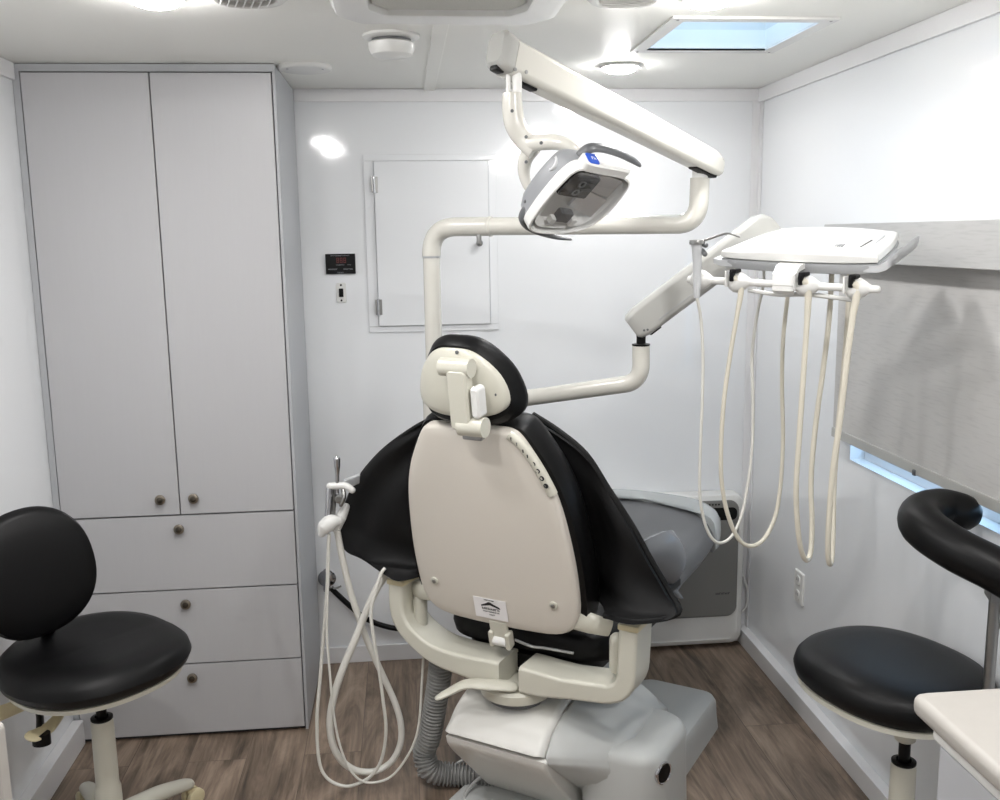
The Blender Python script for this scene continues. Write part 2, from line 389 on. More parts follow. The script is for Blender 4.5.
oi = ccw(inn); 
oi = [(u, v+.045) for u, v in oi]
rings.append([fr(u, v, .042) for u, v in oi]); rings.append([fr(u, v, .040) for u, v in off(oi, .006)]); rings.append([fr(u, v, .014) for u, v in off(oi, .012)])
bm = B(); add(bm, rings, False, True); obj('casing', bm, 'white', t)
bm = B(); pillow(bm, off(oi, .0135), lambda u, v, w: fr(u, v, .016+w), [(0, 0), (0, .012), (.004, .014)]); gr_ = obj('grille', bm, 'grille', t, 'grey mesh grille')
# ================================================================== STORAGE CABINET
t = thing('storage_cabinet', 'tall grey storage cabinet with two doors above three drawers', 'cabinet', (XL, CY, 0))
bm = B(); box(bm, (XL+.001, CY+.02, .0), (CX, YB-.001, H-.002), .001); obj('carcass', bm, 'cabside', t)
fxl, fxr = XL+.025, CX-.012
bm = B(); box(bm, (XL+.001, CY+.004, 0), (fxl-.004, CY+.0205, H-.002), .001); box(bm, (fxl-.004, CY+.004, 2.106), (CX, CY+.0205, H-.002), .001)
box(bm, (fxr+.003, CY+.004, .0), (CX, CY+.0205, 2.106), .001)
obj('face_frame', bm, 'cabside', t)
obj('front_recess', bx((fxl-.004, CY+.016, .0), (fxr+.003, CY+.0203, 2.106)), 'edge', t)
XM = fxl+(fxr-fxl)*.508
def knob(p, parent):
    bm = B(); lathe(bm, p, (0, -1, 0), [(.0075, 0), (.0075, .008), (.015, .010), (.0165, .015), (.0155, .019), (.012, .021)], 24); k = obj('knob', bm, 'knob', parent, 'antique nickel knob')
    bm = B(); lathe(bm, (p[0], p[1]-.0205, p[2]), (0, -1, 0), [(.0095, 0), (.009, .002), (.006, .0035), (.0, .004)], 20); obj('knob_inlay', bm, 'knobc', k)
zs = [.012, .256, .509, .757, 2.102]
for a, b, kx in ((fxl, XM-.002, XM-.056), (XM+.002, fxr, XM+.046)):
    d = obj('door', bx((a, CY-.002, zs[3]+.003), (b, CY+.016, zs[4]), .0012), 'cab', t)
    knob((kx, CY-.002, .813), d)
for i, kz in enumerate((.213, .465, .715)):
    d = obj('drawer', bx((fxl, CY-.002, zs[i]+.0025), (fxr, CY+.016, zs[i+1]-.0025), .0012), 'cab', t)
    knob((XM-.003-.004*i+.006, CY-.002, kz), d)
# ================================================================== BACK WALL FITTINGS
fb = frame((0, YB, 0), (1, 0, 0), (0, 0, 1), (0, -1, 0))
t = thing('access_panel', 'square white access hatch in the back wall with steel hinges', 'hatch', (.105, YB, 1.27))
bm = B(); X0, X1, Z0, Z1 = -.13, .345, 1.272, 1.905
for lo, hi in (((X0, Z0), (X1, Z0+.022)), ((X0, Z1-.022), (X1, Z1)), ((X0, Z0+.022), (X0+.035, Z1-.022)), ((X1-.03, Z0+.022), (X1, Z1-.022))): box(bm, (*lo, 0), (*hi, .006), .002, fb)
obj('hatch_frame', bm, 'wall', t)
d = obj('hatch_door', bx((X0+.037, Z0+.024, 0), (X1-.032, Z1-.024, .016), .002, fb), 'wall', t)
for z in (1.80, 1.365):
    bm = B(); box(bm, (X0+.026, z-.028, .006), (X0+.050, z+.028, .0185), .002, fb); h = obj('hinge', bm, 'brushed', t, 'small steel hinge')
    bm = B(); tube(bm, [fb(X0+.036, z-.03, .019), fb(X0+.036, z+.03, .019)], .005, 10); obj('hinge_pin', bm, 'steel', h)
bm = B(); lathe(bm, at(479, 243, YB-.016), (0, -1, 0), [(.007, 0), (.007, .012), (.011, .014), (.012, .024), (.008, .028)], 20); obj('latch_knob', bm, 'brushed', t)
# control panel
t = thing('control_panel', 'small black control display with red digits on the back wall', 'control panel', (-.224, YB, 1.52))
pl = obj('bezel', bx((-.277, 1.487, 0), (-.171, 1.559, .010), .002, fb), 'black', t)
obj('screen', bx((-.243, 1.520, .010), (-.198, 1.548, .0108), 0, fb), 'dgrey', pl) if 0 else None
bm = B()
f2 = lambda x, z: frame(fb(x, z, .0101), (1, 0, 0), (0, 0, 1), (0, -1, 0))
fd = f2(-.238, 1.526)
for k in range(3):
    q = k*.0125
    for lo, hi in (((0, 0), (.009, .0025)), ((0, .008), (.009, .0105)), ((0, .0165), (.009, .019)), ((0, 0), (.0022, .019)), ((.0068, 0), (.009, .019))): box(bm, (lo[0]+q, lo[1], 0), (hi[0]+q, hi[1], .0005), 0, fd)
obj('red_digits', bm, 'red', pl)
bm = B(); marks(bm, f2(-.258, 1.551), 0, .068, .0028, n=20, seed=2); marks(bm, f2(-.240, 1.518), 0, .03, .003, n=8, seed=3); marks(bm, f2(-.198, 1.518), 0, .012, .003, n=3, seed=4)
marks(bm, f2(-.268, 1.502), 0, .034, .0045, n=7, seed=5); marks(bm, f2(-.214, 1.502), 0, .034, .0045, n=7, seed=6); marks(bm, f2(-.236, 1.490), 0, .024, .004, n=6, seed=8)
obj('printed_legend', bm, 'gmark', pl)
t = thing('wall_switch', 'narrow white switch plate with black rocker below the control display', 'switch', (-.226, YB, 1.42))
bm = B(); pillow(bm, rrect(.036, .072, .008, cx=-.226, cy=1.419), fb, [(0, 0), (0, .003), (.002, .005)]); s_ = obj('switch_plate', bm, 'white', t)
obj('rocker', bx((-.234, 1.404, .004), (-.218, 1.435, .010), .002, fb), 'black', t)
for z in (1.447, 1.392):
    bm = B(); lathe(bm, fb(-.226, z, .0045), (0, -1, 0), [(.004, 0), (.003, .002)], 12); obj('screw', bm, 'black', s_)
# wall heater / air unit at floor level
hx0, hx1, hz0, hz1 = .62, 1.283, .016, .625
t = thing('wall_heater', 'low white wall heater with grey front panel in the back right corner', 'heater', ((hx0+hx1)/2, YB, 0))
def hr(x0, x1, z0, z1, r): return rrect(x1-x0, z1-z0, r, 6, (x0+x1)/2, (z0+z1)/2)
bm = B(); pillow(bm, hr(hx0, hx1, hz0, hz1, .045), fb, [(0, .006), (0, .055), (.006, .066), (.022, .072), (.03, .068)]); ho = obj('housing', bm, 'white', t)
bm = B(); pillow(bm, hr(hx0+.03, hx1-.028, .135, hz1-.022, .04), fb, [(0, .055), (0, .074), (.003, .076), (.01, .0765)]); fp = obj('front_panel', bm, 'heat', t, 'grey front panel')
bm = B(); pillow(bm, hr(1.115, hx1-.036, .525, .575, .02), fb, [(0, .070), (0, .0775), (.001, .078)]); obj('display_window', bm, 'black', fp)
bm = B()
for k in range(9): box(bm, (1.075+k*.012, .585, .0760), (1.081+k*.012, .591, .0775), 0, fb)
obj('indicator_dots', bm, 'black', fp)
bm = B(); marks(bm, frame(fb(1.17, .225, .0764), (1, 0, 0), (0, 0, 1), (0, -1, 0)), 0, .058, .008, n=8, seed=9); obj('name_lettering', bm, 'mark', fp)
obj('air_slot', bx((hx0+.05, .09, .066), (hx1-.06, .094, .0715), 0, fb), 'lgrey', ho) if 0 else None
bm = B(); tube(bm, [at(739, 565, 3.53), at(744, 578, 3.53), at(748, 593, 3.53), at(746, 606, 3.53), at(740, 614, 3.54), at(738, 617, 3.54)], .0045, 8); obj('power_cord', bm, 'white', t)
# pipe valve and black cable low at the left of the back wall
p = at(327, 578, YB)
t = thing('wall_water_valve', 'chrome valve fitting low on the back wall beside the cabinet', 'valve', (p.x, YB, p.z))
bm = B(); lathe(bm, p, (0, -1, 0), [(.034, 0), (.034, .004), (.028, .008), (.012, .010), (.012, .03), (.0, .031)], 28); obj('escutcheon', bm, 'steel', t)
bm = B(); tube(bm, [p+V((0, -.03, .035)), p+V((0, -.03, -.035))], .013, 14, dome=True); obj('valve_body', bm, 'steel', t)
bm = B(); tube(bm, [p+V((.0, -.03, -.02)), p+V((.03, -.035, -.03)), p+V((.055, -.035, -.022))], .004, 8); obj('lever', bm, 'brushed', t)
bm = B(); K = [at(331, 588, YB-.03), at(337, 594, YB-.03), at(350, 606, YB-.035), at(362, 616, YB-.03), at(378, 624, YB-.03), at(400, 629, YB-.04), at(440, 632, YB-.12)]
tube(bm, K, .0105, 10)
o = obj('power_cable', bm, 'black'); tag(o, 'thick black cable sagging along the back wall from the chrome valve', 'cable')
# outlet on the right wall
frw = frame((XR, 3.055, .41), (0, -1, 0), (0, 0, 1), (-1, 0, 0))
t = thing('wall_outlet', 'white double outlet low on the right wall', 'outlet', (XR, 3.055, .41))
bm = B(); pillow(bm, rrect(.072, .115, .006), frw, [(0, 0), (0, .004), (.003, .007)]); pl = obj('cover_plate', bm, 'white', t)
for z in (.026, -.026):
    bm = B(); pillow(bm, sell(.017, .017, 3, 20), lambda u, v, w: frw(u, v+z, .006+w), [(0, 0), (0, .003), (.002, .004)]); so = obj('socket', bm, 'white', t)
    bm = B(); box(bm, (-.008, z-.002, .0098), (-.005, z+.009, .0102), 0, frw); box(bm, (.005, z-.002, .0098), (.008, z+.009, .0102), 0, frw); obj('slots', bm, 'dgrey', so)
# ================================================================== ROLLER SHADE
t = thing('roller_shade', 'grey fabric roller shade with valance box on the right wall', 'shade', (XR, 2.1, 1.0))
SYA, SYB = 1.40, 2.80
obj('valance', bx((XR-.080, SYA, 1.528), (XR-.001, SYB, 1.634), .003), 'val', t)
fab = B(); box(fab, (XR-.034, SYA+.03, 1.02), (XR-.031, SYB-.02, 1.53)); obj('fabric', fab, 'shade', t)
obj('bottom_bar', bx((XR-.039, SYA+.03, .998), (XR-.026, SYB-.02, 1.026), .002), 'armgrey', t)
obj('end_clip', bx((XR-.043, 2.285, .996), (XR-.036, 2.297, 1.012), .002), 'dgrey', t)
# ================================================================== DENTAL CHAIR (turned 35 degrees to the right)
CA = math.radians(35); CO = V((.230, 2.403, 0))
cr_ = V((math.cos(CA), -math.sin(CA), 0)); cf_ = V((math.sin(CA), math.cos(CA), 0))
def CL(x, y, z): return CO+cr_*x+cf_*y+V((0, 0, z))
chair = thing('dental_chair', 'beige and black dental chair seen from behind, turned to the right', 'dental chair', CO, -CA)
# lift housing: profile in (y,z) extruded across the chair
PR = smooth2([(-.058, .292), (-.035, .322), (.0, .350), (.06, .372), (.16, .384), (.30, .384), (.42, .36), (.45, .25), (.44, .05), (.40, .02), (.2, .22), (.10, .285)], 5)
bm = B(); pillow(bm, PR, lambda a, b, c: CL(-.155+c, a, b), rounded(.30, .022)); obj('lift_cover', bm, 'base', chair)
P2 = [(-.060, .283), (-.058, .262), (-.04, .235), (.16, .02), (.2, .015), (.40, .015), (.42, .24), (.2, .27), (-.02, .288)]
P2 = [(q.x, q.y) for q in fillet([(x, y, 0) for x, y in P2+P2[:1]], .014, 4)][:-1]
bm = B(); pillow(bm, P2, lambda a, b, c: CL(-.150+c, a, b), rounded(.305, .010)); obj('lift_front_panel', bm, 'base', chair)
# shoulder facet that runs from the lift cover down to the motor housing
S0 = [(.40, .02), (.40, .37), (.25, .382), (.12, .379), (.05, .366), (-.01, .338), (-.048, .296), (-.05, .272), (.05, .185), (.15, .10), (.20, .02)]
S1 = [(.40, .02), (.40, .27), (.30, .300), (.20, .306), (.14, .305), (.105, .294), (.080, .270), (.068, .240), (.066, .19), (.078, .13), (.095, .02)]
def dens(p): return [V((a, b, 0)).lerp(V((c, d, 0)), k/3) for (a, b), (c, d) in zip(p, p[1:]+p[:1]) for k in range(3)]
D0, D1 = dens(S0), dens(S1)
bm = B(); rg = []
for x, q, i_ in ((.144, 0, .012), (.149, .0, .003), (.157, .02, 0), (.21, .34, -.002), (.265, .70, -.002), (.305, .97, 0), (.32, 1, .006)):
    o = off(ccw([(p.x, p.y) for p in [a.lerp(b, q) for a, b in zip(D0, D1)]]), i_); rg.append([CL(x, a, b) for a, b in o])
add(bm, rg); obj('side_shroud', bm, 'base2', chair, sharp=75)
# motor housing at the right with the round emblem
bm = B(); fr = lambda a, b, c: CL(a, b, c)
o = rrect(.235, .30, .085, 8, .2975, .200)
pillow(bm, o, lambda a, b, c: CL(a, b, c), [(-.006, .0), (-.004, .06), (0, .2), (.0, .265), (.008, .283), (.022, .294), (.05, .299), (.08, .300)]); mh = obj('motor_housing', bm, 'base2', chair)
fe = frame(CL(.4145, .105, .175), -cr_*.25+cf_, (0, 0, 1), cr_+cf_*.02)
en = (cr_*.95-cf_*.31).normalized(); ec = CL(.33+.085*.95, .135-.085*.31, .240)
bm = B(); lathe(bm, ec-en*.006, en, [(.030, 0), (.030, .009), (.027, .011), (.025, .009)], 32); em = obj('emblem_ring', bm, 'steel', chair, 'round chrome and black emblem')
bm = B(); lathe(bm, ec-en*.005, en, [(.026, 0), (.026, .008), (.0, .009)], 32); obj('emblem_face', bm, 'black', em)
# base plate on the floor
bm = B(); pillow(bm, rrect(.52, .80, .12, 8, .05, .32), lambda a, b, c: CL(a, b, c), rounded(.022, .008)); obj('base_plate', bm, 'base2', chair)
# swivel disc, lever
bm = B(); lathe(bm, CL(0, .075, .372), (0, 0, 1), [(.078, 0), (.080, .012), (.080, .02)], 40); obj('swivel_bearing', bm, 'dgrey', chair)
bm = B(); lathe(bm, CL(0, .075, .388), (0, 0, 1), [(.092, 0), (.098, .004), (.100, .028), (.094, .036), (.03, .042)], 44); obj('swivel_disc', bm, 'yoke', chair)
bm = B(); tube(bm, [CL(.02, -.0, .438), CL(-.03, -.035, .446), CL(-.085, -.05, .441), CL(-.125, -.075, .420), CL(-.14, -.095, .412)], [.024, .023, .021, .018, .014], 14, flat=.5, upv=tuple(cf_), dome=True); obj('swivel_lever', bm, 'yoke', chair)
# armrest yoke: flattened U-shaped sweep
def sweep(bm, pts, hw, hd, r, n=4):
    """rounded rectangle section: hw in the plane of the path, hd along chair y"""
    P = [V(p) for p in pts]; N = len(P); rings = []
    for i in range(N):
        T = (P[min(i+1, N-1)]-P[max(i-1, 0)]).normalized(); nrm = V((-T.z, 0, T.x)).normalized()
        t = i/(N-1); a = hw(t); d = hd(t)
        rings.append([CL(*(P[i]+nrm*u+V((0, v, 0)))) for u, v in rrect(2*a, 2*d, r, n)])
    add(bm, rings)
for pts, rr, k in (([(-.345, .055, .655), (-.345, .055, .545), (-.24, .055, .470), (-.10, .05, .462), (-.010, .05, .462)], [0, .09, .09, .08, 0], 1),
                   ([(.050, .05, .462), (.14, .05, .462), (.345, .055, .480), (.352, .055, .655)], [0, .08, .06, 0], -1)):
    yk = fillet(pts, rr, 7)
    bm = B(); sweep(bm, yk, (lambda t: .024+.013*max(0, t-.35)/.65) if k > 0 else (lambda t: .037-.012*min(1, t/.6)), lambda t: .055, .010); obj('armrest_yoke', bm, 'yoke', chair)
for s in (-.345, .352):
    bm = B(); box(bm, (s-.028, .0, .654), (s+.028, .113, .671), .005, CL); obj('armrest_cap', bm, 'cap', chair, 'yellowed armrest cap')
    bm = B(); pillow(bm, rrect(.060, .26, .028, 6, s, .20), CL, [(.012, .671), (0, .680), (0, .692), (.01, .704), (.025, .708)]); obj('armrest_pad', bm, 'vinyl', chair)
# backrest, leaning towards the camera at the top
BU = V((0, -.245, .97)).normalized(); BO = V((-.020, .016, .613))
def BK(u, v, w):                       # w: out of the back towards the camera
    nn = V((0, -BU.z, BU.y)); p = BO+V((u, 0, 0))+BU*v+nn*w; return CL(*p)
shell = [(0, -.018), (.09, -.018), (.170, -.014), (.215, .008), (.236, .055), (.241, .13), (.239, .21), (.230, .30), (.217, .375), (.196, .44), (.168, .495), (.140, .540), (.120, .556), (.09, .561), (0, .562)]
shell = shell+[(-x, y) for x, y in shell[-2:0:-1]]
so = smooth2(shell, 3)
bm = B(); pillow(bm, so, lambda u, v, w: BK(u, v, w-.012*(u/.236)**2), [(0, -.022), (.0, .0), (.003, .007), (.010, .012), (.03, .0145), (.07, .016), (.12, .017)]); sh_ = obj('back_shell', bm, 'beige', chair)
bm = B()  # raised rim strip that carries the touch symbols, upper right
rim = [(.118, .553), (.145, .528), (.172, .490), (.203, .437), (.224, .378), (.231, .372), (.212, .44), (.180, .498), (.150, .540)]
tube(bm, [BK(.116, .552, .001), BK(.142, .531, .001), BK(.171, .487, -.001), BK(.197, .432, -.003), BK(.208, .400, -.005)], .0135, 10, flat=1); obj('control_strip', bm, 'yoke', chair)
bm = B()
for k, (u, v) in enumerate(((.1745, .480), (.184, .4625), (.193, .444), (.2015, .425))):
    c = BK(u+.000, v+.004, .0098); n_ = (BK(0, 0, 1)-BK(0, 0, 0)); lathe(bm, c, n_, [(.0065, 0), (.0065, .0012), (.0035, .0012), (.0035, .0002)], 14)
for u, v in ((.122, .543), (.136, .531), (.150, .514), (.160, .5015)):
    fx = frame(BK(u+.004, v+.004, .0137), cr_, BK(0, 1, 0)-BK(0, 0, 0)); box(bm, (-.0012, -.004, -.001), (.0012, .004, .001), 0, fx)
obj('touch_symbols', bm, 'mark', sh_)
for u, v in ((-.178, .092), (.178, .085)):
    bm = B(); lathe(bm, BK(u, v, .008), BK(0, 0, 1)-BK(0, 0, 0), [(.011, 0), (.011, .005), (.009, .006)], 24); k = obj('screw_cup', bm, 'yoke', sh_)
    bm = B(); lathe(bm, BK(u, v, .0135), BK(0, 0, 1)-BK(0, 0, 0), [(.006, 0), (.006, .001), (.002, .002)], 16); obj('screw', bm, 'brushed', sh_)
# paper label with a mountain mark
fl = frame(BK(-.008, .010, .0168), cr_, BK(0, 1, 0)-BK(0, 0, 0), BK(0, 0, 1)-BK(0, 0, 0))
lb = obj('paper_label', bx((-.049, 0, 0), (.049, .062, .0008), 0, fl), 'label', sh_, 'white paper label with a black roof mark')
bm = B()
pillow(bm, [(-.028, .036), (-.027, .040), (-.012, .047), (-.004, .052), (.002, .0515), (.010, .047), (.028, .040), (.030, .034), (.012, .040), (.0, .043), (-.012, .040)], lambda a, b, c: fl(a, b, .0008+c), [(0, 0), (0, .0005)])
marks(bm, frame(fl(-.026, .027, .0009), cr_, BK(0, 1, 0)-BK(0, 0, 0)), 0, .054, .007, n=8, seed=11)
marks(bm, frame(fl(-.016, .056, .0009), cr_, BK(0, 1, 0)-BK(0, 0, 0)), 0, .03, .003, n=10, seed=12)
marks(bm, frame(fl(-.006, .011, .0009), cr_, BK(0, 1, 0)-BK(0, 0, 0)), 0, .018, .003, n=6, seed=13)
marks(bm, frame(fl(-.024, .020, .0009), cr_, BK(0, 1, 0)-BK(0, 0, 0)), 0, .05, .003, n=16, seed=14)
obj('label_print', bm, 'mark', lb)
cus = [(x*1.10, y*1.04-.012) for x, y in shell]; cus = smooth2(cus, 3)
bm = B(); pillow(bm, cus, lambda u, v, w: BK(u, v, w), [(.05, -.125), (.022, -.118), (.006, -.10), (0, -.08), (.0, -.045), (.008, -.022)]); obj('back_cushion', bm, 'vinyl', chair)
# hinge bracket below the shell
bm = B(); box(bm, (-.022, -.062, .004), (.030, .0, .016), .003, BK); box(bm, (-.026, -.078, -.004), (-.012, -.03, .026), .005, BK); box(bm, (.024, -.078, -.004), (.038, -.03, .026), .005, BK); hb = obj('hinge_bracket', bm, 'yoke', chair)
bm = B(); tube(bm, [BK(-.014, -.060, .014), BK(.026, -.060, .014)], .014, 16, smooth=False); obj('hinge_barrel', bm, 'white', hb)
bm = B(); tube(bm, [BK(.04, -.058, .0), BK(.075, -.085, -.02), BK(.11, -.09, -.03), BK(.19, -.095, -.04)], .004, 8); obj('release_rod', bm, 'brushed', chair)
for s in (-1, 1):
    bm = B(); tube(bm, [BK(s*.205, .035, -.02), BK(s*.26, .02, -.03), BK(s*.30, .0, -.05)], [.03, .028, .022], 12, flat=.5); obj('back_bracket', bm, 'yoke', chair)
    bm = B(); tube(bm, [CL(s*.30, .06, .60), CL(s*.30, .06, .53)], .02, 14, dome=True); obj('pivot_cover', bm, 'yoke', chair)
# seat and leg rest
seat = rrect(.54, .56, .12, 8, 0, .38)
bm = B(); pillow(bm, seat, lambda a, b, c: CL(a, b, .485+c), [(.03, 0), (.006, .012), (0, .035), (.004, .065), (.02, .085), (.06, .095), (.12, .098)]); obj('seat_cushion', bm, 'vinyl', chair)
bm = B(); pillow(bm, rrect(.40, .46, .10, 6, 0, .33), lambda a, b, c: CL(a, b, .425+c), [(.03, 0), (0, .02), (0, .062)]); obj('seat_frame', bm, 'black', chair)
bm = B(); pillow(bm, rrect(.20, .20, .05, 5, 0, .2), lambda a, b, c: CL(a, b, c), [(0, .36), (0, .44)]); obj('seat_post', bm, 'dgrey', chair)
LU = V((0, .975, .13)).normalized()
def LG(u, v, w): p = V((u, .50, .49))+LU*v+V((0, -.13, .975))*w; return CL(*p)
leg = smooth2([(-.25, 0), (-.27, .2), (-.28, .38), (-.272, .50), (-.235, .60), (-.16, .655), (0, .672), (.16, .655), (.235, .60), (.272, .50), (.28, .38), (.27, .2), (.25, 0), (0, -.01)], 4)
bm = B(); pillow(bm, leg, LG, [(.05, .0), (.015, .012), (0, .04), (.006, .075), (.025, .095), (.07, .108), (.15, .112)]); obj('leg_rest', bm, 'grey_vinyl', chair, 'slate grey leg rest')
toe = [(u, v) for u, v in leg if v > .36]
bm = B(); tc_ = smooth2([(-.287, .50), (-.27, .55), (-.235, .612), (-.16, .664), (0, .682), (.16, .664), (.235, .612), (.27, .56), (.286, .47), (.25, .49), (.17, .545), (0, .575), (-.17, .58), (-.25, .54)], 4)
pillow(bm, tc_, LG, [(.02, -.004), (.0, .02), (-.003, .05), (-.001, .085), (.010, .107), (.028, .118), (.04, .12)]); obj('toe_cover', bm, 'clear', chair, 'pale translucent toe cover')
# headrest
HU = V((0, -.13, .99)).normalized(); HO = V((-.012, -.150, 1.272))
def HD(u, v, w):
    nn = V((0, -HU.z, HU.y)); p = HO+V((u, 0, 0))+HU*v+nn*w; return CL(*p)
hd = [(x*.95-.008, y*.90) for x, y in smooth2([(-.146, -.048), (-.132, -.092), (-.08, -.112), (0, -.116), (.08, -.112), (.132, -.092), (.146, -.048), (.128, .025), (.09, .082), (.05, .112), (0, .118), (-.05, .112), (-.09, .082), (-.128, .025)], 4)]
bm = B(); pillow(bm, hd, lambda u, v, w: HD(u, v, w+.06*(u/.15)**2*(-1)+.0), [(.05, -.062), (.02, -.056), (.004, -.04), (-.006, -.018), (-.006, -.002), (.004, .015), (.012, .022)]); obj('headrest_cushion', bm, 'vinyl', chair, 'black headrest cushion')
hs = [(x*.90, y*.80+.004) for x, y in hd]
bm = B(); pillow(bm, hs, lambda u, v, w: HD(u, v, w-.045*(u/.15)**2), [(0, .008), (0, .026), (.005, .032), (.02, .037), (.06, .041)]); hsh = obj('headrest_shell', bm, 'yoke', chair)
for u, v in ((.012, .082), (-.075, -.02), (.095, -.02)):
    bm = B(); lathe(bm, HD(u, v, .033-.045*(u/.15)**2), HD(0, 0, 1)-HD(0, 0, 0), [(.0045, 0), (.0045, .003), (.002, .004)], 12); obj('screw', bm, 'dgrey', hsh)
hk = B(); tube(hk, [HD(-.020, .052, .056), HD(.062, .052, .056)], .022, 20, smooth=False); obj('headrest_pivot', hk, 'yoke', chair)
bm = B(); pillow(bm, rrect(.054, .145, .012, 4, .030, -.022), HD, [(.004, .045), (0, .05), (0, .074), (.005, .080)]); obj('headrest_link', bm, 'yoke', chair)
bm = B(); tube(bm, [HD(.020, -.088, .060), HD(.088, -.088, .060)], .024, 20, smooth=False); obj('headrest_pivot', bm, 'yoke', chair)
bm = B(); pillow(bm, rrect(.024, .076, .010, 4, .074, -.026), HD, [(.004, .040), (0, .045), (0, .072), (.006, .078)]); obj('headrest_lever', bm, 'white', chair)
bm = B(); box(bm, (.014, -.128, .030), (.068, -.09, .050), .004, HD); obj('headrest_slide', bm, 'brushed', chair)
# ================================================================== X-RAY APRON draped over the chair back
t = thing('lead_apron', 'black apron draped over the dental chair back, spreading like two wings', 'apron', CL(0, .1, .66), -CA)
Lc = cr([(-.10, .045, 1.165), (-.22, .04, 1.135), (-.33, .04, 1.075), (-.43, .045, 1.0), (-.515, .05, .905), (-.565, .05, .80), (-.572, .05, .755), (-.545, .05, .712), (-.45, .03, .704), (-.33, -.01, .682)], 5)
Rc = cr([(.07, .045, 1.165), (.14, .045, 1.13), (.215, .05, 1.075), (.275, .055, .99), (.335, .06, .905), (.385, .065, .82), (.428, .07, .750), (.460, .05, .704), (.38, -.01, .690), (.288, .0, .684)], 5)
bm = B(); NU = 36; grid = []
for i, (a, b) in enumerate(zip(Lc, Rc)):
    q = i/(len(Lc)-1); row = []
    for k in range(NU+1):
        s = k/NU; p = a.lerp(b, s); x = p.x; z = p.z
        yb = .016-.2526*(z-.613)+.135     # just in front of the back cushion
        c = max(0, 1-(abs(x)/.30)**4) if abs(x) < .30 else 0
        y = p.y*(1-c)+yb*c
        fold = math.sin(k*.9+i*.22)*.007+math.sin(i*.35-k*.4)*.006
        y += fold*(0 if k in (0, NU) else 1)*(1 if abs(x) > .22 else .3)-.02*math.sin(PI*min(1, (abs(x)-.25)/.3))*(1 if abs(x) > .25 else 0)
        row.append((x, y, z))
    grid.append(row)
fr_ = [[bm.verts.new(CL(*p)) for p in r] for r in grid]
bk_ = [[bm.verts.new(CL(p[0], p[1]+.012, p[2])) for p in r] for r in grid]
nr = len(grid)
for i in range(nr-1):
    for k in range(NU):
        bm.faces.new((fr_[i][k], fr_[i][k+1], fr_[i+1][k+1], fr_[i+1][k])); bm.faces.new((bk_[i][k], bk_[i+1][k], bk_[i+1][k+1], bk_[i][k+1]))
def rimq(a, b, c, d): bm.faces.new((a, b, c, d))
for i in range(nr-1):
    rimq(fr_[i][0], fr_[i+1][0], bk_[i+1][0], bk_[i][0]); rimq(fr_[i][NU], bk_[i][NU], bk_[i+1][NU], fr_[i+1][NU])
for k in range(NU):
    rimq(fr_[0][k], bk_[0][k], bk_[0][k+1], fr_[0][k+1]); rimq(fr_[-1][k], fr_[-1][k+1], bk_[-1][k+1], bk_[-1][k])
ap = obj('apron_sheet', bm, 'cloth', t, sharp=60)
for c_ in (Lc, Rc):
    bm = B(); tube(bm, [CL(p.x, p.y+.006, p.z) for p in c_], .0085, 8, smooth=False); obj('binding', bm, 'cloth', t)
# grey crumpled fold of the apron hanging at the right
bm = B(); rows = []
for i in range(9):
    q = i/8; row = []
    for k in range(13):
        s = k/12
        top = .850+.030*math.sin(PI*min(1, s*1.15))-.050*s; bot = .77-.155*s
        x = .345+.065*math.sin(PI*min(1, s*1.05))*math.sin(PI*min(1, q*.8+.2))+.012*math.sin(s*9+q*4)*q+.02*q*s
        y = .115+.225*s+.022*q*s+.012*math.sin(q*7)*s
        z = top+(bot-top)*q
        row.append((x, y, z))
    rows.append(row)
A_ = [[bm.verts.new(CL(*p)) for p in r] for r in rows]; C_ = [[bm.verts.new(CL(p[0]-.014, p[1], p[2]-.004)) for p in r] for r in rows]
for i in range(8):
    for k in range(12):
        bm.faces.new((A_[i][k], A_[i][k+1], A_[i+1][k+1], A_[i+1][k])); bm.faces.new((C_[i][k], C_[i+1][k], C_[i+1][k+1], C_[i][k+1]))
for i in range(8):
    bm.faces.new((A_[i][0], A_[i+1][0], C_[i+1][0], C_[i][0])); bm.faces.new((A_[i][12], C_[i][12], C_[i+1][12], A_[i+1][12]))
for k in range(12):
    bm.faces.new((A_[0][k], C_[0][k], C_[0][k+1], A_[0][k+1])); bm.faces.new((A_[8][k], A_[8][k+1], C_[8][k+1], C_[8][k]))
obj('lining_fold', bm, 'lining', t, 'grey satin lining fold', sharp=70)
# ================================================================== FLOOR BOX and hoses at the chair foot
t = thing('floor_box', 'pale grey plastic floor box beside the chair base', 'box', CL(.18, .6, 0), -CA)
bm = B(); pillow(bm, rrect(.28, .56, .055, 6, .195, .60), CL, [(-.006, 0), (0, .05), (.002, .088), (.010, .103), (.03, .110), (.06, .111)]); obj('box_cover', bm, 'base2', t)
bm = B(); lathe(bm, CL(.22, .62, .110), (0, 0, 1), [(.006, 0), (.005, .002), (.0, .0025)], 14); obj('screw', bm, 'steel', t)
t = thing('vacuum_hose', 'ribbed grey vacuum hose running from under the chair to the floor', 'hose', (.03, 2.68, 0))
path = cr([at(442, 640, 2.60), at(440, 670, 2.62), at(436, 700, 2.64), at(430, 735, 2.66), V((.018, 2.67, .11)), V((.035, 2.66, .055)), V((.10, 2.66, .036)), V((.20, 2.64, .036)), V((.29, 2.62, .036))], 12)
bm = B(); n = len(path); fine = []
tot = [0]
for a, b in zip(path, path[1:]): tot.append(tot[-1]+(b-a).length)
N = 4*int(tot[-1]/.0115)
for k in range(N+1):
    d = tot[-1]*k/N; i = max(j for j in range(n) if tot[j] <= d+1e-9); i = min(i, n-2)
    fine.append(path[i].lerp(path[i+1], (d-tot[i])/max(1e-9, tot[i+1]-tot[i])))
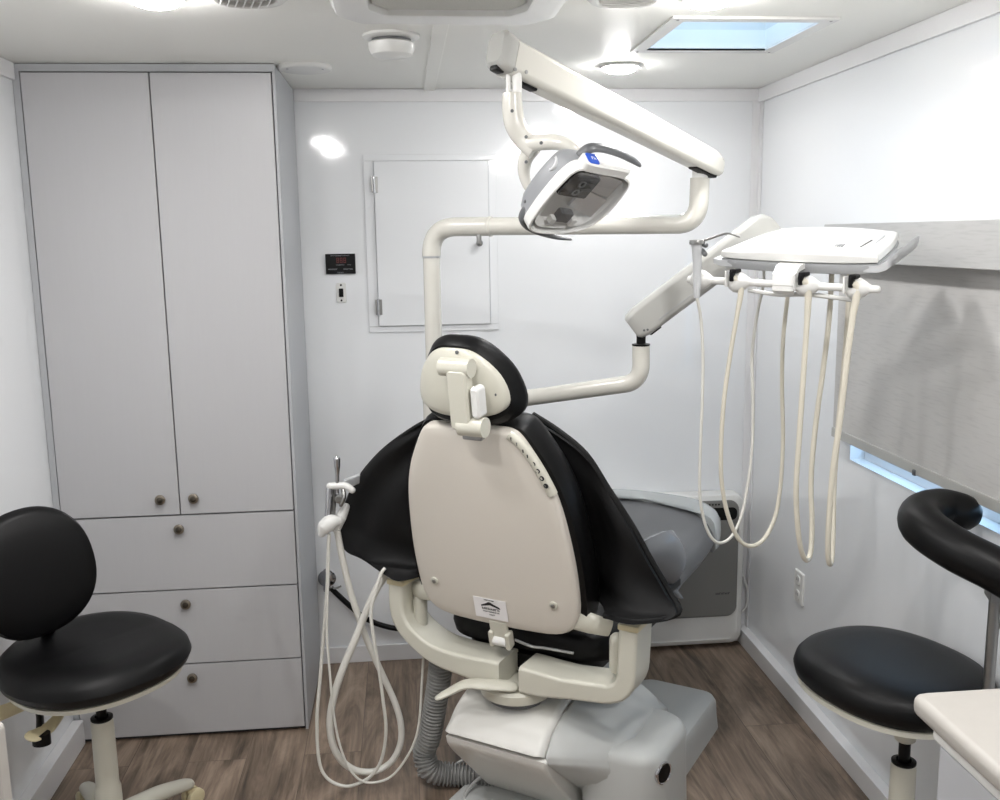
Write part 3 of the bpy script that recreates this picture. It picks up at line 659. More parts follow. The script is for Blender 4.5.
tube(bm, fine, [(.0350, .0350, .0270, .0270)[k % 4] for k in range(N+1)], 18, smooth=False); obj('ribbed_tube', bm, 'corr', t, sharp=30)
bm = B(); tube(bm, [atz(418, 775, .012), atz(445, 770, .03), atz(470, 757, .06), atz(500, 752, .07), CL(-.05, .25, .06)], .0055, 10)
o = obj('clear_tube', bm, 'clearhose'); tag(o, 'clear thin tube crossing over the ribbed vacuum hose', 'tube')
bm = B(); tube(bm, [atz(462, 806, .012), atz(468, 790, .03), atz(484, 775, .05), atz(505, 768, .06), CL(-.03, .26, .05)], .0055, 10)
o = obj('clear_tube', bm, 'clearhose'); tag(o, 'clear thin tube curving from the bottom edge under the chair base', 'tube')
# ================================================================== DENTAL LAMP on its post
PX, PY = .0815, 2.80
lamp = thing('dental_lamp', 'ivory dental operating lamp on a post and jointed arms', 'dental lamp', (PX, PY, .5))
bm = B(); tube(bm, fillet([CL(-.05, .30, .52), CL(-.20, .34, .56), V((PX, PY, .66)), V((PX, PY, .80)), V((PX, PY, 1.558))], [0, .06, .06, .06, 0]), .0245, 20, smooth=False); obj('post', bm, 'arm', lamp)
c0 = at(432, 226, PY); EL = 2.45
zt = at(600, 227, 2.62).z
e1 = V((PX, PY, 1.642)); e2 = at(698, 224, EL); e3 = at(700, 178, EL)
bm = B(); lathe(bm, (PX, PY, 1.555), (0, 0, 1), [(.0255, 0), (.0265, .003), (.0265, .006)], 24); obj('collar', bm, 'mgrey', lamp)
s1 = e1.lerp(e2, .24)
bm = B(); tube(bm, fillet([V((PX, PY, 1.561)), e1, s1], .082, 14, .97), .0265, 20, smooth=False); obj('elbow_tube', bm, 'arm', lamp)
bm = B(); tube(bm, fillet([s1.lerp(e2, -.01), e2, e3], .085, 12), .0245, 20, smooth=False); obj('horizontal_arm', bm, 'arm', lamp)
bm = B(); lathe(bm, s1, e2-e1, [(.0265, -.004), (.0278, -.001), (.0278, .004), (.0265, .006)], 24); obj('collar', bm, 'arm', lamp)
bm = B()
for f in (.40, .44): lathe(bm, e1.lerp(e2, f)+V((0, 0, .0225)), (0, 0, 1), [(.006, 0), (.006, .004), (.003, .006)], 12)
obj('cap_screws', bm, 'dgrey', lamp)
bm = B(); tube(bm, [at(479, 236, 2.72), at(479, 243, 2.72)], .007, 10, dome=True); obj('stop_pin', bm, 'brushed', lamp)
# spring arm
q0 = at(708, 161, EL-.01); q1 = at(508, 58, 2.06)
ax_ = (q1-q0).normalized(); sd = ax_.cross(V((0, 0, 1))).normalized(); upn = sd.cross(ax_).normalized()
fs = lambda a, b, c: q0+ax_*a+upn*b+sd*c
Ls = (q1-q0).length
bm = B(); lathe(bm, e3, (0, 0, 1), [(.0245, -.002), (.020, .0), (.020, .018), (.008, .02), (.008, .055)], 20); obj('pivot_pin', bm, 'white', lamp)
# main cover: rounded rectangular section, a little deeper at the lamp end
def sec(a, h, w, dz, r=.014): return [fs(a, dz+v, u) for u, v in rrect(w, h, r, 4)]
bm = B(); add(bm, [sec(-.050, .030, .030, -.006, .010), sec(-.040, .046, .044, -.004), sec(-.02, .056, .050, -.003), sec(.0, .060, .054, -.002), sec(.3, .066, .056, 0), sec(Ls-.02, .072, .058, 0), sec(Ls, .074, .058, 0)]); sa = obj('spring_arm_cover', bm, 'arm', lamp)
bm = B(); add(bm, [sec(Ls+.0012, .074, .058, .001), sec(Ls+.018, .076, .060, .004), sec(Ls+.030, .074, .058, .007), sec(Ls+.038, .060, .046, .008)]); obj('spring_arm_end', bm, 'armgrey', lamp)
bm = B(); box(bm, (-.03, -.036, -.014), (.055, -.026, .014), .003, fs); obj('joint_opening', bm, 'black', lamp)
bm = B(); box(bm, (Ls-.085, -.041, -.012), (Ls-.035, -.026, .012), .004, fs); box(bm, (Ls+.010, -.038, -.012), (Ls+.034, -.026, .012), .004, fs); obj('joint_opening', bm, 'black', lamp)
for a, b in ((Ls-.03, -.022), (Ls-.0, -.028)):
    bm = B(); lathe(bm, fs(a, b, -.029) if (fs(0, 0, -1)-fs(0, 0, 0)).y < 0 else fs(a, b, .029), (sd if sd.y < 0 else -sd), [(.004, 0), (.004, .002)], 12); obj('screw', bm, 'brushed', sa)
# down yoke
LY = 2.05
bm = B(); tube(bm, [at(516, 66, LY), at(517, 80, LY), at(517, 97, LY)], .010, 16); tube(bm, [at(508, 62, LY), at(508.5, 97, LY)], .005, 10, smooth=False); obj('drop_rod', bm, 'white', lamp)
bm = B(); tube(bm, [at(512, 93, LY), at(512.5, 108, LY), at(515, 124, LY), at(523, 138, LY), at(531, 146, LY-.01), at(536, 151, LY-.015)], [.0195, .0215, .022, .0215, .021, .020], 20); obj('drop_arm', bm, 'arm', lamp)
bm = B(); tube(bm, [at(527, 144, LY-.01), at(545, 142, LY-.05), at(560, 143, LY-.07), at(572, 148, LY-.08), at(581, 156, LY-.08)], [.017, .016, .0145, .013, .010], 16, flat=.8, dome=True); obj('fork', bm, 'arm', lamp)
bm = B(); tube(bm, [at(533, 147, LY+.0), at(526, 158, LY+.02), at(524, 172, LY+.03), at(527, 184, LY+.03), at(533, 192, LY+.02)], [.019, .017, .0145, .012, .010], 16, flat=.8, dome=True); obj('fork', bm, 'arm', lamp)
for px, py, dY in ((541, 143, -.06), (526, 162, .0), (512, 111, -.022), (526, 137, -.02)):
    bm = B(); c = at(px, py, LY+dY-.012); lathe(bm, c, (0, -1, 0), [(.0035, 0), (.0035, .003)], 10); obj('screw', bm, 'dgrey', lamp)
# lamp head: local frame. u runs along the head, v across, w = its back
hc = at(573, 189, LY-.03)
hu = (at(607, 172, LY-.08)-at(536, 212, LY+.02)).normalized()          # along the white front band
aim = V((.30, -.30, -.90)).normalized()                                # where the lamp shines
aim = (aim-hu*aim.dot(hu)).normalized(); hv = aim.cross(hu).normalized()
if hv.y > 0: hv = -hv
def LH(u, v, w): return hc+hu*u+hv*v-aim*w
# the head is laid out from its opening: U along the head, S across it, the lamp shines along aim
def sv(x, y, z): return (rt2*x+up2*y-fwd*z)
hU = sv(41, 42, 52).normalized(); aim = sv(.32, -.78, .38).normalized(); aim = (aim-hU*aim.dot(hU)).normalized(); hS = hU.cross(aim).normalized()
if hS.dot(rt2) < 0: hS = -hS
HC = at(583, 201, 1.98)
def LH(u, s, w): return HC+hU*(u*1.1)+hS*(s*1.2)-aim*(w*.95)
ho_ = ccw(smooth2([(-.090, -.062), (-.094, .0), (-.072, .052), (-.03, .074), (.03, .074), (.068, .058), (.076, .0), (.074, -.062), (.03, -.076), (-.04, -.076)], 5))
bm = B(); add(bm, [[LH(u, s, w) for u, s in off(ho_, d)] for d, w in ((.006, .045), (.006, .0), (.004, -.003), (.001, -.002), (0, .003), (-.001, .022), (.003, .026))], False, False); obj('front_frame', bm, 'white', lamp, 'white frame around the lamp opening', sharp=60)
bm = B(); add(bm, [[LH(u*k, s*k-sh, w) for u, s in ho_] for k, w, sh in ((.985, .024, 0), (.98, .036, .0), (.93, .055, .004), (.80, .070, .010), (.58, .079, .016), (.30, .083, .02))], False, True); hb_ = obj('head_shell', bm, 'headgrey', lamp, 'grey domed back of the lamp head')
# inside: reflector facets, black lamp block
bm = B(); add(bm, [[LH(u*k, s*k, w) for u, s in ho_] for k, w in ((.86, .004), (.80, .03), (.60, .045), (.2, .048))], False, True); obj('inner_housing', bm, 'white', lamp)
for lo, hi, n_ in (((-.045, .012), (.005, .056), 1), ((.010, -.018), (.056, .054), 2)):
    bm = B(); vs = [bm.verts.new(LH(*p)) for p in ((lo[0], lo[1], .034), (hi[0], lo[1], .030), (hi[0], hi[1], .008), (lo[0], hi[1], .010))]
    v2 = [bm.verts.new(v.co-aim*.006) for v in vs]
    bm.faces.new(vs); bm.faces.new(v2[::-1])
    for k in range(4): bm.faces.new((vs[k], v2[k], v2[(k+1) % 4], vs[(k+1) % 4]))
    obj('reflector', bm, 'reflect', lamp, 'mirror reflector facet')
frh = LH
obj('lamp_block', bx((-.006, -.050, .012), (.048, .014, .040), .004, frh), 'black', lamp, 'black lamp block')
bm = B()
for u in (.008, .030): lathe(bm, LH(u, -.018, .013), aim, [(.009, 0), (.009, .002), (.005, .002), (.005, -.001)], 18)
obj('led_ring', bm, 'dgrey', lamp)
bm = B(); box(bm, (-.066, -.018, .004), (-.040, .012, .022), .003, frh); obj('socket_block', bm, 'dgrey', lamp)
bm = B(); box(bm, (-.070, .014, .0), (-.052, .026, .016), .002, frh); box(bm, (-.070, -.030, .0), (-.056, -.020, .016), .002, frh); obj('clip', bm, 'white', lamp)
bm = B(); pillow(bm, off(ho_, .010), lambda u, s, w: LH(u, s, -.002-w), [(0, 0), (.004, .006), (.014, .011), (.03, .013)]); obj('clear_cover', bm, 'lampglass', lamp, 'clear plastic lens cover')
# white switch panel with the blue button on the end that faces the camera
frp = frame(LH(.0875, -.006, .012), hS, -aim, hU)
bm = B(); pillow(bm, rrect(.125, .034, .012), frp, [(0, -.016), (0, .001), (.003, .004)]); sp = obj('switch_panel', bm, 'white', lamp)
bm = B(); pillow(bm, rrect(.029, .027, .006, cx=-.042), frp, [(0, .002), (0, .005), (.002, .0065)]); bb = obj('blue_button', bm, 'blue', sp, 'blue button')
bm = B(); marks(bm, frame(frp(-.046, -.004, .0066), hS, -aim), 0, .012, .007, n=2, seed=3); obj('button_symbol', bm, 'label', bb)
bm = B(); tube(bm, [frp(.022, -.003, .004), frp(.022, .003, .004)], .0012, 6); obj('panel_mark', bm, 'gmark', sp)
# handles
bm = B(); tube(bm, [LH(.050, -.046, .034), LH(.078, -.046, .036), LH(.096, -.040, .036), LH(.104, -.020, .032), LH(.106, .012, .025), LH(.103, .044, .016), LH(.100, .060, .010)], [.013, .012, .011, .010, .0095, .0085, .006], 12, flat=.6, dome=True); obj('handle', bm, 'dgrey', lamp, 'dark grey handle')
bm = B(); tube(bm, [LH(-.074, -.066, .036), LH(-.094, -.062, .034), LH(-.107, -.046, .028), LH(-.112, -.018, .020), LH(-.112, .02, .012), LH(-.108, .05, .006)], [.012, .011, .010, .009, .0075, .004], 12, flat=.6, dome=True); obj('handle', bm, 'dgrey', lamp, 'dark grey handle')
bm = B(); lathe(bm, LH(.035, -.068, .052), (LH(0, -1, .5)-LH(0, 0, 0)), [(.016, 0), (.016, .006), (.011, .007), (.011, .003)], 24); obj('tilt_knob', bm, 'lgrey', lamp)
for u in (-.012, -.06):
    bm = B(); lathe(bm, LH(u, -.070, .046), (LH(0, -1, .4)-LH(0, 0, 0)), [(.004, 0), (.004, .004)], 10); obj('screw', bm, 'dgrey', lamp)
# ================================================================== DELIVERY UNIT
du = thing('delivery_unit', 'ivory instrument delivery tray on a jointed arm, cream hoses hanging below', 'delivery unit', (PX, PY, 1.14))
DL = 2.45
d1 = V((PX, PY, at(432, 411, PY).z)); d2 = at(641, 382, DL); d3 = at(641, 345, DL)
bm = B(); tube(bm, fillet([d1, d2, d3], .06, 12), .0225, 20, smooth=False); obj('lower_arm', bm, 'arm', du)
bm = B(); lathe(bm, d1+V((0, 0, -.05)), (0, 0, 1), [(.026, 0), (.036, .004), (.037, .096), (.030, .100), (.026, .101)], 28); obj('post_collar', bm, 'arm', du)
bm = B(); lathe(bm, d3, (0, 0, 1), [(.0225, -.002), (.0235, 0), (.0235, .003), (.012, .004), (.012, .045)], 20); obj('pivot_pin', bm, 'black', du)
q0 = at(637, 324, DL-.005); q1 = at(763, 229, 2.40); ax_ = (q1-q0).normalized(); sd = ax_.cross(V((0, 0, 1))).normalized(); upn = sd.cross(ax_).normalized(); Ls = (q1-q0).length
fs = lambda a, b, c: q0+ax_*a+upn*b+sd*c
bm = B(); add(bm, [sec(-.018, .055, .040, 0, .010), sec(-.010, .070, .052, 0), sec(.01, .080, .058, 0), sec(Ls-.03, .082, .060, 0), sec(Ls, .082, .060, 0), sec(Ls+.02, .070, .054, -.004), sec(Ls+.032, .045, .040, -.010)]); ua = obj('upper_arm', bm, 'armgrey', du)
bm = B(); box(bm, (.01, -.044, -.016), (.045, -.030, .016), .003, fs); obj('joint_opening', bm, 'black', du)
sgn = -.0295 if sd.y > 0 else .0295
bm = B(); box(bm, (.05, -.0215, sgn-.0006), (Ls-.02, -.0195, sgn+.0006), 0, fs); obj('cover_seam', bm, 'mgrey', ua)
for a, b in ((.004, -.02), (.012, -.024)):
    bm = B(); lathe(bm, fs(a, b, sgn), fs(0, 0, sgn)-fs(0, 0, 0), [(.003, 0), (.003, .0015)], 10); obj('screw', bm, 'dgrey', ua)
# tray head, turned 42 degrees
TA = math.radians(42); tr = V((math.cos(TA), -math.sin(TA), 0)); td = V((math.sin(TA), math.cos(TA), 0))
TO = V((.868, 2.110, 1.551))            # front middle of the head, lower edge of the white cover
tdt = (td+V((0, 0, .165))).normalized(); tr3 = (tr+V((0, 0, -.035))).normalized(); tu = tr3.cross(tdt).normalized()
def TR(u, v, w): return TO+tr3*u+tdt*v+tu*w
out = [(u, v*1.08) for u, v in [(-.172, .010), (-.10, -.006), (0, -.010), (.10, -.006), (.172, .010), (.176, .03), (.168, .15), (.150, .255), (.135, .268), (0, .275), (-.135, .268), (-.150, .255), (-.168, .15), (-.176, .03)]]
to = smooth2(out, 5)
bm = B(); pillow(bm, to, lambda u, v, w: TR(u, v, w*(1-.35*(u/.176)**2)), [(.012, -.006), (0, .0), (0, .016), (.003, .022), (.012, .027), (.045, .033), (.09, .036)]); tc = obj('tray_cover', bm, 'white', du, 'white domed tray cover')
tl = smooth2([(u*1.0, v+.004) for u, v in out], 5)
bm = B(); pillow(bm, tl, TR, [(.02, -.030), (.006, -.026), (.0, -.012), (.001, -.004), (.01, -.002)]); tb = obj('tray_base', bm, 'mgrey', du, 'grey underside of the tray')
# carrying handles left and right: grey lips that curve up
for s in (1, -1):
    bm = B(); add(bm, [[TR(s*x, v, z) for v, z in ((v0, w0), (v1, w0), (v1, w0+th), (v0, w0+th))] for x, v0, v1, w0, th in ((.150, .01, .22, -.022, .014), (.180, .012, .215, -.022, .014), (.196, .014, .222, -.016, .019), (.208, .022, .215, -.004, .020), (.216, .04, .20, .010, .016))] if s > 0 else
        [[TR(s*x, v, z) for v, z in ((v0, w0), (v1, w0), (v1, w0+th), (v0, w0+th))] for x, v0, v1, w0, th in ((.150, .01, .20, -.022, .014), (.180, .012, .19, -.022, .014), (.200, .018, .12, -.018, .012))])
    obj('tray_handle', bm, 'lgrey', du)
frk = lambda u0: frame(TR(u0, .09, .044), tr, tdt, tu)
bm = B(); pillow(bm, [(.118, .035), (.150, .035), (.142, .20), (.120, .20)], lambda u, v, w: TR(u, v, .0165+.003*(1-abs(u)/.2)+w+(.004 if .05 < v else 0)), [(0, 0), (0, .004), (.002, .005)]); kp = obj('touch_pad', bm, 'lgrey', tc, 'pale grey touch pad')
bm = B(); box(bm, (.131, .045, .022), (.134, .13, .0268), 0, TR); obj('pad_line', bm, 'mark', kp)
bm = B(); marks(bm, frame(TR(.035, .028, .026), tr3, (tdt+tu*.06), tu), 0, .065, .022, t=.0046, n=7, seed=21); obj('name_lettering', bm, 'gmark', tc)
# instrument bar and holders
def BR(u, v, w): return TO+tr3*u+td*v+V((0, 0, w))
BV, BWz = -.045, -.051
bm = B(); tube(bm, [BR(-.225, BV, BWz), BR(.195, BV, BWz)], .0085, 14, smooth=False, dome=True); obj('instrument_bar', bm, 'white', du)
bm = B(); tube(bm, [BR(-.09, BV+.012, BWz-.018), BR(-.02, BV+.012, BWz-.024), BR(.05, BV+.012, BWz-.02), BR(.15, BV+.012, BWz-.026)], .005, 10); obj('lower_rod', bm, 'white', du)
bm = B(); add(bm, [[BR(.0+a, v, w) for a, v, w in ((-.028*k, v0, w0-.006), (.028*k, v0, w0-.006), (.028*k, v0, w0+.006), (-.028*k, v0, w0+.006))] for k, v0, w0 in ((1.05, .03, -.016), (1, -.005, -.010), (.95, -.035, -.016), (.9, -.058, -.034), (.85, -.062, -.058), (.8, -.052, -.066))]); obj('bar_bracket', bm, 'white', du)
HU_ = (-.203, -.112, .045, .152)
for k, u0 in enumerate(HU_):
    c = BR(u0, BV, BWz)
    bm = B(); lathe(bm, c-tr*.030, tr, [(.0, -.001), (.008, 0), (.010, .008), (.016, .012), (.0235, .022), (.0245, .030), (.022, .040), (.016, .050), (.010, .058), (.008, .062)], 24); h = obj('instrument_holder', bm, 'white', du)
    bm = B(); box(bm, (-.019, -.030, -.010), (-.014, .022, .026), .002, frame(c, tr, td)); obj('holder_fork', bm, 'white', h) if k else bm.free()
    if k:
        bm = B(); box(bm, (-.008, -.031, .002), (.002, -.016, .026), .003, frame(c, tr, td)); box(bm, (-.008, -.030, .020), (.008, .004, .030), .003, frame(c, tr, td)); obj('toggle', bm, 'black', h, 'black toggle')
# hoses: each loops down and back up to the underside of the tray
def loop(pix, Y0, Y1):
    n = len(pix); return [at(x, y, Y0+(Y1-Y0)*(.5-.5*math.cos(PI*i/(n-1)))) for i, (x, y) in enumerate(pix)]
def hoseY(u): return BR(u, BV-.02, 0).y
L2 = [(741, 287), (738, 310), (731, 350), (724, 400), (721, 450), (722, 485), (728, 515), (738, 538), (750, 546), (763, 540), (774, 520), (780, 490), (783, 440), (782, 390), (783, 340), (788, 292), (789, 266)]
L3 = [(808, 288), (807, 320), (803, 380), (799, 440), (796, 490), (798, 530), (802, 553), (807, 560), (811, 550), (812, 520), (811, 480), (815, 430), (823, 370), (829, 320), (831, 286), (832, 268)]
L4 = [(857, 290), (853, 315), (847, 360), (840, 420), (833, 470), (829, 520), (828, 553), (830, 564), (832, 553), (833, 520), (834, 480), (838, 430), (843, 380), (847, 330), (849, 296), (850, 272)]
for pix, u0, rr, col_ in ((L2, -.112, .0052, 'hose'), (L3, .045, .0062, 'hose'), (L4, .152, .0066, 'hose')):
    y0 = hoseY(u0); bm = B(); P_ = loop(pix, y0, y0+.15); tube(bm, P_, rr, 12, res=6); h = obj('handpiece_hose', bm, col_, du)
    bm = B(); tube(bm, [BR(u0-.002, BV-.022, BWz+.012), P_[0], P_[1]], [rr*1.35, rr*1.3, rr*1.05], 12); obj('hose_end', bm, 'hose', h)
# air-water syringe in the left holder
c = BR(HU_[0]+.004, BV-.026, BWz-.002)
t = thing('air_water_syringe', 'air water syringe with bent metal nozzle and thin hose, leftmost on the tray', 'syringe', c+V((0, 0, -.03)))
bm = B(); tube(bm, [c+V((0, 0, -.038)), c+V((0, 0, .0)), c+V((-.001, 0, .048)), c+V((-.002, 0, .074)), c+V((-.003, 0, .086))], [.0065, .0095, .0105, .0115, .013], 16); obj('body', bm, 'lgrey', t)
bm = B(); lathe(bm, c+V((-.003, 0, .084)), (0, 0, 1), [(.016, 0), (.017, .004), (.016, .010), (.006, .011)], 20); obj('collar', bm, 'brushed', t)
bm = B(); tube(bm, [c+V((.010, 0, .070)), c+V((.014, -.01, .062))], .006, 10, dome=True); tube(bm, [c+V((.012, 0, .085)), c+V((.016, -.008, .082))], .006, 10, dome=True); obj('push_buttons', bm, 'dgrey', t)
bm = B(); tube(bm, fillet([c+V((.006, 0, .090)), c+V((.06, -.03, .110)), c+V((.085, -.04, .100))], .012), .0026, 8, smooth=False); obj('nozzle', bm, 'brushed', t)
L1 = [(699, 288), (701, 320), (703, 360), (702, 410), (700, 460), (700, 495), (704, 520), (711, 537), (720, 543), (731, 537), (740, 520), (746, 495), (752, 450), (753, 400), (752, 355), (757, 315), (763, 286), (764, 264)]
bm = B(); P_ = loop(L1, hoseY(HU_[0]), hoseY(HU_[0])+.12); P_[0] = c+V((0, 0, -.036)); tube(bm, P_, .0038, 10, res=6); obj('syringe_hose', bm, 'whose', t)
# ================================================================== ASSISTANT'S SUCTION ARM at the left
AY = 2.66
t = thing('suction_arm', 'white assistant arm with chrome suction valves and looping hoses, left of chair', 'suction arm', V((PX, PY, .92)))
bm = B(); tube(bm, [V((PX-.02, PY-.0, .97)), at(412, 458, 2.86), at(388, 466, 2.84), at(372, 472, 2.78), at(364, 476, 2.74)], .015, 14); obj('arm_tube', bm, 'white', t)
fa = frame(at(355, 480, AY+.035), (at(366, 475, AY+.075)-at(342, 485, AY-.01)).normalized(), (0, 0, 1), (0, -1, 0))
bm = B(); box(bm, (-.050, -.013, -.014), (.050, .013, .014), .005, fa); obj('arm_end', bm, 'lgrey', t)
bm = B(); tube(bm, [at(330, 486, AY-.02), at(345, 486, AY-.02), at(352, 490, AY-.02)], .010, 12, dome=True); obj('holder_bracket', bm, 'white', t)
bm = B(); tube(bm, [at(337, 493, AY-.02), at(337.3, 475, AY-.02), at(337.2, 466, AY-.02), at(337, 459, AY-.02)], [.0055, .0055, .0085, .0095], 14, dome=True); obj('saliva_ejector_valve', bm, 'steel', t, 'chrome lever rod')
bm = B(); tube(bm, [at(329.5, 488, AY-.02), at(328, 519, AY-.03)], .0095, 14, smooth=False); obj('suction_valve', bm, 'steel', t, 'chrome valve body')
bm = B(); tube(bm, [at(334.5, 488, AY-.005), at(332.5, 519, AY-.01)], .0075, 14, smooth=False); obj('suction_valve', bm, 'brushed', t)
bm = B(); lathe(bm, at(339, 499, AY-.03), (0, -1, 0), [(.012, -.01), (.012, .004), (.007, .005), (.007, .001)], 20); tube(bm, [at(341, 505, AY-.03), at(344, 497, AY-.03), at(343, 489, AY-.02)], .006, 10, dome=True); obj('valve_lever', bm, 'brushed', t)
bm = B(); tube(bm, [at(322, 533, AY-.035), at(325, 527, AY-.035), at(331, 522, AY-.035), at(338, 521, AY-.03)], [.012, .0215, .022, .013], 18, dome=True); obj('tip_holder', bm, 'white', t)
bm = B(); tube(bm, [at(336, 528, AY), at(341, 517, AY), at(346, 507, AY+.01)], [.014, .016, .011], 16, dome=True); obj('tip_holder', bm, 'white', t)
HA = [(329, 534), (328, 560), (327, 590), (324, 630), (320, 680), (317, 720), (319, 760), (327, 778), (343, 786), (357, 784), (372, 775), (382, 758), (386, 730), (383, 700), (379, 670), (374, 640), (371, 612), (376, 590), (381, 574), (385, 568)]
bm = B(); tube(bm, [at(x, y, AY-.035+.03*math.sin(i*.3)) for i, (x, y) in enumerate(HA)], .0050, 10, res=6); obj('suction_hose', bm, 'whose', t)
HB = [(327, 640), (330, 675), (333, 708), (339, 742), (349, 768), (362, 781), (378, 782), (393, 775), (407, 757), (416, 737), (420, 714), (422, 680), (424, 650), (425, 630)]
HB = [(329, 545), (328, 585), (327, 615)]+HB
bm = B(); tube(bm, [at(x, y, AY-.03+.0*i) for i, (x, y) in enumerate(HB)], .0036, 10, res=6); obj('suction_hose', bm, 'whose', t)
HT = [(337, 530), (342, 556), (350, 590), (359, 618), (369, 645), (384, 678), (395, 703), (401, 725), (400, 745), (391, 762), (376, 771), (358, 771), (343, 762), (333, 745), (330, 722), (334, 696), (343, 668), (355, 640), (366, 612), (377, 588), (386, 572)]
bm = B(); tube(bm, [at(x, y, AY+.02*math.sin(i*.33-.5)) for i, (x, y) in enumerate(HT)], [.0095]*4+[.0105]*3, 14, res=6); obj('suction_hose', bm, 'whose', t, 'thick white suction hose')
bm = B(); tube(bm, [at(379, 585, AY), at(386, 573, AY+.01), at(389, 566, AY+.04)], [.011, .0125, .0125], 14); tube(bm, [at(380, 575, AY-.02), at(384, 567, AY-.01)], .008, 12); obj('hose_connector', bm, 'white', t)
# ================================================================== STOOLS
def stool_base(t, c, seat_z, rot, cast_r=.285, ztop=.0):
    x, y = c; fr = frame((x, y, 0), (math.cos(rot), math.sin(rot), 0), (-math.sin(rot), math.cos(rot), 0))
    bm = B(); tube(bm, [(x, y, .36), (x, y, seat_z-.03)], .0135, 18, smooth=False); obj('gas_spring', bm, 'black', t)
    bm = B(); lathe(bm, (x, y, 0), (0, 0, 1), [(.026, .075), (.034, .08), (.034, .16), (.033, .19), (.0295, .2), (.0285, .375), (.026, .382), (.014, .384)], 28); obj('column', bm, 'yoke', t)
    bm = B(); lathe(bm, (x, y, .382), (0, 0, 1), [(.024, -.002), (.028, .002), (.028, .007), (.018, .009), (.016, .004)], 24); obj('column_cap', bm, 'black', t)
    bm = B(); lathe(bm, (x, y, 0), (0, 0, 1), [(.03, .068), (.050, .074), (.052, .10), (.040, .125), (.034, .13)], 28); obj('hub', bm, 'yoke', t)
    for k in range(5):
        a = 2*PI*k/5; d = V((math.cos(a+rot), math.sin(a+rot), 0)); p = V((x, y, 0))
        bm = B(); tube(bm, [p+d*.03+V((0, 0, .098)), p+d*.14+V((0, 0, .092)), p+d*(cast_r-.03)+V((0, 0, .078)), p+d*cast_r+V((0, 0, .070))], [.025, .022, .018, .015], 14, flat=1.25, dome=True); lg = obj('leg', bm, 'yoke', t)
        n = d.cross(V((0, 0, 1))); q = p+d*cast_r+d*.012
        bm = B()
        for s in (-1, 1): lathe(bm, q+n*(s*.006)+V((0, 0, .027)), n*s, [(.020, 0), (.0265, .002), (.0265, .013), (.022, .017), (.01, .018)], 24)
        tube(bm, [p+d*cast_r+V((0, 0, .072)), p+d*cast_r+V((0, 0, .05)), q+V((0, 0, .030))], .009, 10)
        obj('castor', bm, 'cap', lg, 'cream twin-wheel castor')
# left stool, seat turned to face right and a little forward
c = (-.822, 2.455); A1 = math.radians(-42); sf = V((math.cos(A1), math.sin(A1), 0)); sl = V((-math.sin(A1), math.cos(A1), 0))
t = thing('operator_stool', 'black padded stool with round backrest on cream base, left of the cabinet drawers', 'stool', (c[0], c[1], 0))
def ST(u, v, w): return V((c[0], c[1], .508))+sf*u+sl*v+V((0, 0, w))
so_ = sell(.218, .232, 2.25, 60)
bm = B(); pillow(bm, so_, lambda u, v, w: ST(u, v, w+(.02*max(0, -u/.2) if w > .03 else 0)), [(.06, .0), (.028, .006), (.008, .020), (.0, .038), (.006, .058), (.022, .074), (.055, .084), (.10, .085), (.15, .083)]); obj('seat', bm, 'vinyl', t)
bm = B(); pillow(bm, so_, lambda u, v, w: ST(u*.93, v*.93, w), [(.03, -.010), (.008, -.006), (.006, .006)]); obj('seat_pan', bm, 'yoke', t)
bm = B(); box(bm, (-.10, -.075, -.036), (.09, .075, -.009), .008, ST); obj('tilt_mechanism', bm, 'dgrey', t)
for s, L_ in ((-1, .17), (1, .20)):
    bm = B(); tube(bm, [ST(-.05, s*.06, -.03), ST(-.07, s*.12, -.035), ST(-.09, s*(L_-.02), -.045), ST(-.10, s*(L_+.05), -.05)], [.010, .012, .018, .02], 12, flat=.4, upv=(0, 0, 1), dome=True); obj('adjust_lever', bm, 'cap', t)
# paddle levers under the seat, towards the left wall
p0, p1, p2 = at(62, 712, 2.40), at(48, 728, 2.34), at(34, 736, 2.30)
bm = B(); tube(bm, [p0, p1, p2], [.010, .018, .022], 14, flat=.35, upv=(.7, .7, 0), dome=True); obj('paddle_lever', bm, 'cap', t)
bm = B(); tube(bm, [at(42, 744, 2.31), at(41, 733, 2.31)], .022, 16, smooth=False, flat=.8); obj('tension_knob', bm, 'black', t)
bm = B(); tube(bm, [at(38, 702, 2.42), at(40, 718, 2.38), at(40, 732, 2.34)], [.02, .018, .02], 12, flat=.5); obj('lever_bracket', bm, 'black', t)
# back post and pad
bpz = V((-.966, 2.47, .785)); bn = V((.66, -.75, .12)).normalized(); bl = V((.75, .66, 0)).normalized(); bu = bn.cross(bl).normalized()
if bu.z < 0: bu = -bu
cb_, sb_ = math.cos(math.radians(7)), math.sin(math.radians(7))
bl, bu = bl*cb_+bu*sb_, bu*cb_-bl*sb_
def BP(u, v, w): return bpz+bl*u+bu*v+bn*(w-.03*(u/.2)**2*0)
bm = B(); pillow(bm, sell(.155, .168, 2.25, 56), lambda u, v, w: BP(u, v, w+.035*(u/.2)**2), [(.06, -.035), (.025, -.032), (.006, -.02), (0, -.004), (.006, .014), (.022, .026), (.06, .034), (.11, .037)]); obj('backrest', bm, 'vinyl', t)
bm = B(); tube(bm, [BP(.02, -.02, -.05), BP(.005, -.155, -.03), ST(-.22, .02, .01), ST(-.17, 0, -.02), ST(-.06, 0, -.022)], [.016, .018, .018, .016, .014], 12, flat=.6, upv=tuple(bl)); obj('backrest_post', bm, 'black', t)
stool_base(t, c, .50, math.radians(50), cast_r=.25)
